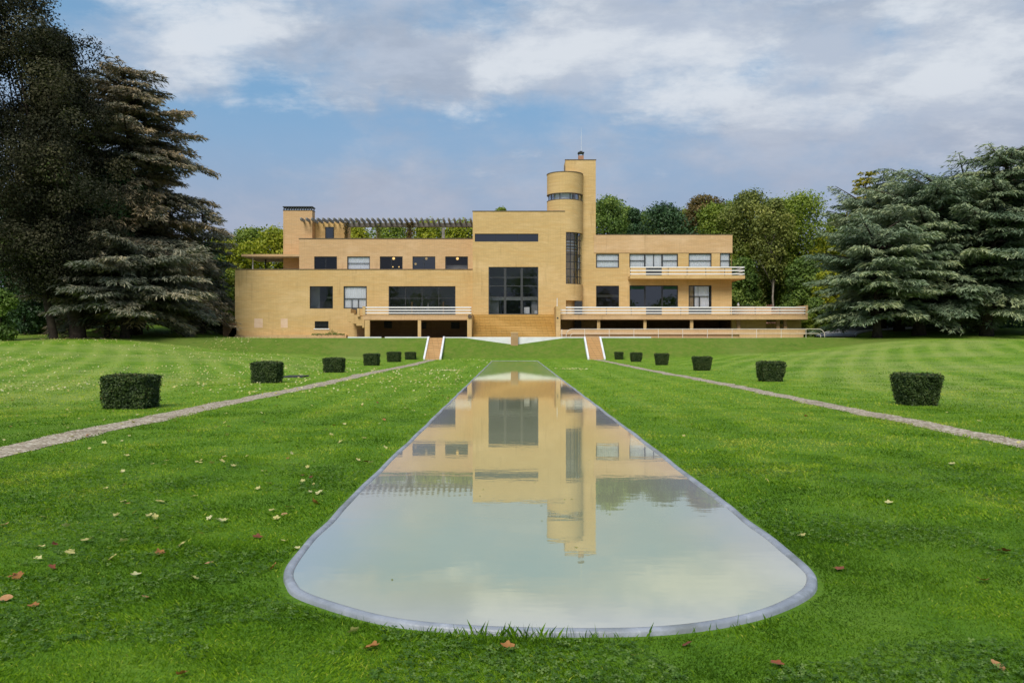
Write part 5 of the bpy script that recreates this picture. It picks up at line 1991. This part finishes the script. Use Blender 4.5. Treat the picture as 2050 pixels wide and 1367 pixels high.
# ivy strip at the foot of the left wall
g = np.random.default_rng(410)
n = 900
t_ = g.uniform(0, 1, n)
xx0, xx1 = PX(624, 97.3), PX(690, 97.3)
P = np.stack([xx0 + (xx1 - xx0) * t_ - PX(655, 97.3), g.normal(size=n) * 0.15, np.abs(g.normal(size=n)) * 0.13 * (0.5 + np.exp(-((t_ - .62) / .12) ** 2) * 1.2)], 1)
V = leaf_quads(P, unit(g.normal(size=(n, 3)) + np.array([0, -.3, .6])), g.uniform(0.06, 0.16, n), g, .7)
o = link('ground_ivy', quads_mesh('ground_ivy', V, g.uniform(0, 1, n)), L['green'])
o.location = (PX(655, 97.3), 97.3, PZ(670.5, YL))
tag(o, 'low strip of green ivy on the plinth under the cellar window', 'ivy')


# ================================================================== GRASS, CLOVER, FALLEN LEAVES
def path_mask(x, y, grow=0.0):
    m_ = np.zeros(x.shape, bool)
    for s in (-1, 1):
        m_ |= np.abs(x - path_x(s, y)) < PW[s] - 0.04 + grow
    return m_


def clear_of_hedges(x, y):
    m_ = np.ones(x.shape, bool)
    for (p, b, w, h), yy in list(zip(HLp, YL_)) + list(zip(HRp, YR_)):
        cx = PX(p, yy + .6)
        m_ &= ~((np.abs(x - cx) < w * 0.44) & (np.abs(y - yy - w * 0.5) < w * 0.42))
    return m_


def grass():
    g = np.random.default_rng(500)
    VS, RS = [], []
    bands = [(1.0, 2.4, 3500, 0.025, 0.005), (2.4, 5.0, 9800, 0.025, 0.0029), (5.0, 8.0, 5800, 0.026, 0.0039), (8.0, 13.0, 2100, 0.030, 0.0075), (13.0, 22.0, 520, 0.036, 0.013), (22.0, 40.0, 110, 0.042, 0.022), (40.0, 80.0, 22, 0.040, 0.040)]
    for y0, y1, dens, ln, wd_ in bands:
        hw0, hw1 = 0.64 * y0 + 0.9, 0.64 * y1 + 0.9
        n = int((hw0 + hw1) * (y1 - y0) * dens)
        y = y0 + (y1 - y0) * g.uniform(0, 1, n)
        x = g.uniform(-1, 1, n) * (0.64 * y + 0.9)
        # a margin on either side, less densely sown with broader blades
        n2 = int(2 * 4.5 * (y1 - y0) * dens * 0.22)
        y2 = y0 + (y1 - y0) * g.uniform(0, 1, n2)
        x2 = (0.64 * y2 + 0.9 + 4.5 * g.uniform(0, 1, n2)) * g.choice([-1.0, 1.0], n2)
        wide = np.concatenate([np.ones(n), np.full(n2, 2.3)])
        x, y = np.concatenate([x, x2]), np.concatenate([y, y2])
        ok = ~inside_pool(x, y, 0.07) & ~path_mask(x, y) & clear_of_hedges(x, y)
        x, y, wide = x[ok], y[ok], wide[ok]
        n = len(x)
        z = ground(x, y)
        patch = vnoise(x * 1.3, y * 1.3, 1) * 0.6 + vnoise(x * 4.1, y * 4.1, 2) * 0.4
        l = ln * (0.45 + 1.0 * patch) * g.uniform(0.6, 1.4, n)
        a = g.uniform(0, 2 * PI, n)
        wind = vnoise(x * 2.2, y * 2.2, 4) * 2 * PI
        a = np.where(g.uniform(0, 1, n) < 0.5, a, wind + g.normal(size=n) * 0.5)
        tl = g.uniform(0.15, 0.9, n)
        d = np.stack([np.cos(a) * np.sin(tl), np.sin(a) * np.sin(tl), np.cos(tl)], 1)
        d2 = unit(d + np.stack([np.cos(a) * 0.6, np.sin(a) * 0.6, -0.35 * np.ones(n)], 1))
        sa = g.uniform(0, 2 * PI, n)
        s = np.stack([np.cos(sa), np.sin(sa), np.zeros(n)], 1) * (wd_ * wide * g.uniform(0.7, 1.3, n))[:, None]
        b = np.stack([x, y, z - 0.004], 1)
        mid = b + d * (l * 0.6)[:, None]
        tip = mid + d2 * (l * 0.55)[:, None]
        axx = np.abs(x - AX)
        stripe = 0.17 * np.sin((axx + 1.2 * vnoise(x * 0.09, y * 0.09, 21) - 0.34 * y - 0.0022 * (y - 40) ** 2) * 2 * PI / 2.1) * (axx > 11.5) + 0.10 * np.sin(axx * 2 * PI / 1.5) * (axx < 7.5) * (y > 9)
        VS.append(np.stack([b - s * .5, b + s * .5, mid + s * .35, tip], 1))
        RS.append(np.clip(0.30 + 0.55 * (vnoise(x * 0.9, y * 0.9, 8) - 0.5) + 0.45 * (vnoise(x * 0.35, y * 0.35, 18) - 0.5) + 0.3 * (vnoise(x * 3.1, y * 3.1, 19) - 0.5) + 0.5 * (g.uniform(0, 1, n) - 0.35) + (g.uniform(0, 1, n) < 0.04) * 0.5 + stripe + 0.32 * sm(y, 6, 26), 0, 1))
    # taller tufts hanging over the rim at the near end
    tufts = [(1050, 1268, 160, .08), (960, 1266, 80, .05), (1240, 1264, 26, .08), (1365, 1262, 30, .06), (1470, 1244, 22, .075), (1505, 1234, 26, .055), (890, 1264, 110, .05), (1170, 1270, 60, .05), (760, 1240, 60, .04), (650, 1215, 50, .04), (1020, 1280, 200, .05)]
    for p, q, n, ln in tufts:
        Y_ = F * H / (q - 683.5)
        cx, cy = PX(p, Y_), Y_ - 0.09
        x = cx + g.normal(size=n) * 0.16
        y = cy + g.normal(size=n) * 0.035
        ok = ~inside_pool(x, y, 0.06)
        x, y = x[ok], y[ok]
        n = len(x)
        l = ln * g.uniform(0.4, 1.25, n)
        a = g.uniform(0, 2 * PI, n)
        tl = g.uniform(0.02, 0.5, n)
        d = np.stack([np.cos(a) * np.sin(tl), np.sin(a) * np.sin(tl), np.cos(tl)], 1)
        d2 = unit(d + np.stack([np.cos(a) * 0.5, np.sin(a) * 0.5, -0.2 * np.ones(n)], 1))
        s = np.stack([np.cos(a + 1.57), np.sin(a + 1.57), np.zeros(n)], 1) * 0.0019
        b = np.stack([x, y, np.zeros(n)], 1)
        mid = b + d * (l * .6)[:, None]
        tip = mid + d2 * (l * .6)[:, None]
        VS.append(np.stack([b - s * .5, b + s * .5, mid + s * .3, tip], 1))
        RS.append(g.uniform(0, 0.6, n))
    V = np.concatenate(VS)
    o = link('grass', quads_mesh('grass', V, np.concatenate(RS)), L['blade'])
    tag(o, 'short mown green grass blades round the pool', 'grass', kind='stuff')


grass()


def clover():
    g = np.random.default_rng(520)
    n = 60000
    y = 2.5 + 9.5 * g.uniform(0, 1, n) ** 1.3
    x = g.uniform(-1, 1, n) * (0.64 * y + 0.8)
    pt = vnoise(x * 0.9 + 5, y * 0.9, 12) * 0.65 + vnoise(x * 3.0, y * 3.0, 13) * 0.35
    ok = (pt > 0.50) & ~inside_pool(x, y, 0.10) & ~path_mask(x, y)
    x, y = x[ok], y[ok]
    n = len(x)
    z = ground(x, y) + 0.016 + g.uniform(0, 0.022, n)
    C = np.stack([x, y, z], 1)
    VS = []
    a0 = g.uniform(0, 2 * PI, n)
    tilt = unit(np.array([0, 0, 1.0]) + g.normal(size=(n, 3)) * 0.28)
    r = g.uniform(0.006, 0.012, n)[:, None]
    for k in range(3):
        a = a0 + k * 2 * PI / 3
        d = np.stack([np.cos(a), np.sin(a), np.zeros(n)], 1)
        d = unit(d - tilt * (d * tilt).sum(1, keepdims=True))
        s = np.cross(tilt, d)
        VS.append(np.stack([C, C + d * r * 1.1 + s * r * 0.75, C + d * r * 1.9, C + d * r * 1.1 - s * r * 0.75], 1))
    V = np.concatenate(VS)
    rn = np.tile(g.uniform(0, 1, n), 3)
    o = link('clover', quads_mesh('clover', V, rn), L['clover'])
    tag(o, 'patches of small clover leaves in the foreground lawn', 'clover', kind='stuff')


clover()


def leaf_mesh(seed, kind):
    """one curled dry leaf about a unit long: a lobed outline bent along its midrib"""
    g = random.Random(seed)
    out = []
    n = 18
    for i in range(n):
        a = 2 * PI * i / n
        lob = 1 + (0.22 * math.cos(5 * a) if kind else 0.05 * math.cos(3 * a))
        out.append((0.5 * math.cos(a) * lob, (0.42 if kind else 0.30) * math.sin(a) * lob))
    cu, tw = g.uniform(0.5, 1.1), g.uniform(-0.3, 0.3)

    def z(x_, y_):
        return cu * (y_ * y_) * 1.0 + tw * x_ * y_ + 0.35 * cu * x_ * x_ * (1 if x_ > 0 else 0.3) + 0.03
    mb = MB()
    mb.v = [(0, 0, z(0, 0))]
    for f_ in (0.5, 1.0):
        mb.v += [(x_ * f_, y_ * f_, z(x_ * f_, y_ * f_) + (g.uniform(-.03, .03) if f_ == 1 else 0)) for x_, y_ in out]
    for i in range(n):
        j = (i + 1) % n
        mb.f.append((0, 1 + i, 1 + j))
        mb.f.append((1 + i, 1 + n + i, 1 + n + j, 1 + j))
    b = len(mb.v)
    mb.v += [(-0.48, -0.012, 0.04), (-0.48, 0.012, 0.04), (-0.75, 0.01, 0.07), (-0.75, -0.01, 0.07)]
    mb.f.append((b, b + 1, b + 2, b + 3))
    me = bpy.data.meshes.new('fallen_leaf')
    me.from_pydata(mb.v, [], mb.f)
    a = me.attributes.new('rnd', 'FLOAT', 'POINT')
    vals = [g.uniform(0.2, 0.9)] * len(mb.v)
    a.data.foreach_set('value', [min(1, max(0, v + g.uniform(-.15, .15))) for v in vals])
    return me


def fallen_leaves():
    g = np.random.default_rng(540)
    protos = {}
    for mt in ('fallyellow', 'fallbrown', 'fallred'):
        protos[mt] = []
        for k in range(3):
            me = leaf_mesh(hash((mt, k)) % 1000 if False else {'fallyellow': 10, 'fallbrown': 20, 'fallred': 30}[mt] + k, k != 1)
            me.materials.append(L[mt])
            protos[mt].append(me)
    info = {'fallyellow': ('pale yellow dry leaf lying on the short grass', 'pale yellow fallen leaves'),
            'fallbrown': ('orange brown dry leaf lying curled on the short grass', 'orange brown fallen leaves'),
            'fallred': ('dark red dry leaf lying on the short grass', 'dark red fallen leaves')}

    def put(x, y, mt, s):
        o = bpy.data.objects.new('fallen_leaf', protos[mt][int(g.integers(3))])
        COL.objects.link(o)
        o.location = (x, y, gz(x, y) + 0.022)
        o.rotation_euler = (g.normal() * 0.3, g.normal() * 0.3, g.uniform(0, 6.28))
        o.scale = (s, s, s)
        tag(o, info[mt][0], 'leaf', info[mt][1])
    fixed = [(745, 1303, 'fallbrown', .10), (1016, 1302, 'fallbrown', .09), (708, 1270, 'fallyellow', .08), (365, 1357, 'fallbrown', .075), (66, 1220, 'fallbrown', .09), (12, 1204, 'fallbrown', .12),
             (290, 1201, 'fallbrown', .09), (1270, 1320, 'fallyellow', .07), (1376, 1296, 'fallred', .07), (1680, 1144, 'fallred', .11), (1970, 1168, 'fallbrown', .11), (2010, 1108, 'fallred', .12),
             (1555, 1336, 'fallred', .09), (1998, 1340, 'fallbrown', .10), (320, 1112, 'fallbrown', .10), (225, 1122, 'fallyellow', .11), (175, 1086, 'fallyellow', .13), (273, 1156, 'fallyellow', .09),
             (515, 1080, 'fallred', .10), (548, 1140, 'fallbrown', .08), (70, 1268, 'fallyellow', .06), (8, 1055, 'fallbrown', .13), (630, 1010, 'fallbrown', .13), (640, 990, 'fallyellow', .12),
             (320, 1008, 'fallyellow', .13), (1605, 1077, 'fallyellow', .09), (595, 1102, 'fallyellow', .07), (140, 1112, 'fallyellow', .10), (1780, 1010, 'fallyellow', .10)]
    for p, q, mt, s in fixed:
        Y_ = F * H / (q - 683.5)
        put(PX(p, Y_), Y_, mt, s * 0.82)
    cnt = 0
    while cnt < 250:
        y = 6.0 + 24 * g.uniform() ** 1.2
        x = g.uniform(-1, 1) * 0.62 * y
        left = x < AX
        if g.uniform() > (1.0 if left else 0.13):
            continue
        if inside_pool(np.array([x]), np.array([y]), 0.15)[0]:
            continue
        if left and vnoise(np.array([x * .3]), np.array([y * .3]), 77)[0] < 0.32:
            continue
        u = g.uniform()
        put(x, y, 'fallyellow' if u < 0.84 else ('fallbrown' if u < 0.95 else 'fallred'), g.uniform(0.05, 0.095))
        cnt += 1
    # specks of leaf litter farther off
    n = 5200
    y = 9 + 78 * g.uniform(0, 1, n)
    x = -g.uniform(0.02, 0.62, n) * y
    far = g.uniform(0, 1, n) < 0.25
    y[far] = g.uniform(80, 96, far.sum())
    x[far] = -g.uniform(25, 50, far.sum())
    k = 60
    x[:k] = PX(902, 50) + g.normal(size=k) * 0.35
    y[:k] = 50 + g.normal(size=k) * 0.5
    x[k:2 * k] = PX(1150, 52) + g.normal(size=k) * 0.6
    y[k:2 * k] = 52 + g.normal(size=k) * 0.7
    ok = ~inside_pool(x, y, 0.15) & (clear_of_hedges(x, y)) & ~((y > 80) & (x > -22))
    keep = (vnoise(x * .12, y * .12, 31) > 0.40) | (np.arange(n) < 2 * k)
    x, y = x[ok & keep], y[ok & keep]
    P = np.stack([x, y, ground(x, y) + 0.05], 1)
    V = leaf_quads(P, unit(np.array([0, -.25, 1.0]) + g.normal(size=(len(x), 3)) * 0.35), g.uniform(0.055, 0.09, len(x)) + 0.0008 * y, g, 0.75)
    o = link('leaf_litter', quads_mesh('leaf_litter', V, g.uniform(0, 1, len(x))), L['fallyellow'])
    tag(o, 'scattered specks of pale fallen leaves on the far lawns', 'leaf litter', kind='stuff')
    # dark specks floating on the pool
    n = 16
    y = 5.8 + 9 * g.uniform(0, 1, n) ** 1.5
    x = g.uniform(PXA + 0.3, PXB - 0.3, n)
    P = np.stack([x, y, np.full(n, 0.026)], 1)
    V = leaf_quads(P, np.tile(np.array([[0, 0, 1.0]]), (n, 1)), g.uniform(0.015, 0.045, n), g, 0.5)
    o = link('floating_litter', quads_mesh('floating_litter', V, g.uniform(.5, 1, n)), L['olive'])
    tag(o, 'small dark specks of leaf floating on the pool', 'litter', kind='stuff')


fallen_leaves()


# ================================================================== LIGHT, SKY, CAMERA
SUN_AZ, SUN_EL = (-0.30, -0.95), 46.0
def sky():
    w = bpy.data.worlds.new('World')
    scene.world = w
    w.use_nodes = True
    t = NT(w.node_tree)
    t.n.clear()
    out = t.node('ShaderNodeOutputWorld')
    bg = t.node('ShaderNodeBackground')
    st = t.node('ShaderNodeTexSky')
    st.sky_type = 'NISHITA'
    st.sun_disc = False
    st.sun_elevation = R(SUN_EL)
    st.sun_rotation = math.atan2(SUN_AZ[0], SUN_AZ[1])
    st.air_density = 1.0
    st.dust_density = 0.6
    st.ozone_density = 2.0
    tc = t.node('ShaderNodeTexCoord')
    x, y, z = t.sep(tc.outputs['Generated'])
    zc = t.math('ADD', t.math('MAXIMUM', z, 0.0), 0.22)
    u = t.math('DIVIDE', x, zc)
    v = t.math('DIVIDE', y, zc)
    dv = t.comb(x, y, t.math('MULTIPLY', z, 1.9))
    warp = t.math('SUBTRACT', t.noise(dv, 4.0, 5, 0.6), 0.5)
    warp2 = t.math('SUBTRACT', t.noise(t.comb(y, x, t.math('ADD', z, 3.0)), 5.0, 5, 0.6), 0.5)
    xs = t.math('ADD', t.math('DIVIDE', x, t.math('MAXIMUM', y, 0.05)), t.math('MULTIPLY', warp, 0.30))
    zs = t.math('ADD', t.math('DIVIDE', z, t.math('MAXIMUM', y, 0.05)), t.math('MULTIPLY', warp2, 0.13))

    def lobe(px, py, sx, sy, amp):
        a = t.math('DIVIDE', t.math('SUBTRACT', xs, (px - 1025) / F), sx / F)
        b = t.math('DIVIDE', t.math('SUBTRACT', zs, (683.5 - py) / F), sy / F)
        e = t.math('EXPONENT', t.math('MULTIPLY', t.math('ADD', t.math('MULTIPLY', a, a), t.math('MULTIPLY', b, b)), -1.0))
        return t.math('MULTIPLY', e, amp)

    def total(v0, lobes):
        for q in lobes:
            v0 = t.math('ADD', v0, lobe(*q))
        return v0
    big = t.noise(t.comb(u, v, 2.3), 1.3, 7, 0.58, 0.2)
    m1 = t.noise(dv, 5.0, 9, 0.60, 0.15)
    m2 = t.noise(t.comb(x, t.math('ADD', y, 5.0), t.math('MULTIPLY', z, 2.3)), 8.0, 10, 0.62, 0.2)
    wisp = t.noise(t.comb(t.math('ADD', u, t.math('MULTIPLY', warp, 0.5)), t.math('MULTIPLY', v, 1.5), 4.0), 2.6, 9, 0.64, 0.1)
    # thin lavender grey veil
    veil = total(t.math('ADD', t.math('MULTIPLY', big, 0.45), t.math('MULTIPLY', m1, 0.55)),
                 [(820, 130, 330, 100, 0.16), (1300, 120, 260, 110, 0.08), (1900, 120, 300, 200, 0.10), (420, 250, 190, 120, -0.12), (740, 265, 260, 45, -0.10),
                  (930, 45, 120, 50, -0.14), (1560, 165, 110, 50, -0.12), (1770, 60, 90, 70, -0.10), (350, 60, 160, 60, 0.04)])
    vm = t.math('MULTIPLY', t.step(veil, 0.40, 0.62), 0.92)
    gcol = t.mix(t.step(m2, 0.36, 0.64), (3.7, 4.15, 4.95), (2.75, 3.2, 4.0))
    # brighter broken cloud
    wht = total(t.math('ADD', t.math('MULTIPLY', wisp, 0.45), t.math('MULTIPLY', m2, 0.55)),
                [(480, 110, 170, 110, 0.10), (1040, 120, 160, 60, 0.08), (1330, 100, 260, 90, 0.11), (1650, 180, 260, 90, 0.08), (1980, 150, 150, 130, 0.12), (960, 225, 110, 45, 0.08),
                 (820, 120, 200, 70, -0.05), (420, 260, 190, 90, -0.10), (740, 270, 260, 45, -0.12), (1025, 420, 1500, 150, -0.10)])
    wm = t.math('MULTIPLY', t.step(wht, 0.47, 0.68), 0.9)
    low = t.math('SUBTRACT', 1.0, t.step(t.math('ADD', z, t.math('MULTIPLY', warp, 0.08)), 0.10, 0.29))
    skyc = t.mix(0.72, st.outputs[0], (1.45, 2.95, 4.65))
    col = t.mix(vm, skyc, gcol)
    col = t.mix(wm, col, (5.5, 5.85, 6.3))
    lav = t.mix(t.step(m1, 0.35, 0.65), (2.65, 2.98, 3.9), (3.25, 3.45, 4.25))
    col = t.mix(t.math('MULTIPLY', low, 0.88), col, lav)
    t.l.new(col, bg.inputs[0])
    bg.inputs[1].default_value = 0.1
    t.l.new(bg.outputs[0], out.inputs[0])


sky()
sl = bpy.data.lights.new('sun', 'SUN')
sl.energy = 2.6
sl.angle = R(28)
sl.color = (1.0, 0.94, 0.84)
so = bpy.data.objects.new('sun', sl)
COL.objects.link(so)
d = Vector((SUN_AZ[0], SUN_AZ[1], 0)).normalized() * math.cos(R(SUN_EL)) + Vector((0, 0, math.sin(R(SUN_EL))))
so.rotation_euler = d.to_track_quat('Z', 'Y').to_euler()
so.location = (0, -20, 60)

cd = bpy.data.cameras.new('camera')
cd.sensor_width = 36.0
cd.lens = F / 2050 * 36.0
cd.clip_start = 0.1
cd.clip_end = 3000
co = bpy.data.objects.new('camera', cd)
co.location = (0, 0, H)
co.rotation_euler = (R(90), 0, 0)
COL.objects.link(co)
scene.camera = co
scene.view_settings.view_transform = 'Standard'
scene.view_settings.look = 'None'
scene.view_settings.exposure = 0.40
scene.view_settings.gamma = 1.0
scene.cycles.max_bounces = 5
scene.cycles.transparent_max_bounces = 8
scene.cycles.diffuse_bounces = 3
scene.cycles.glossy_bounces = 3
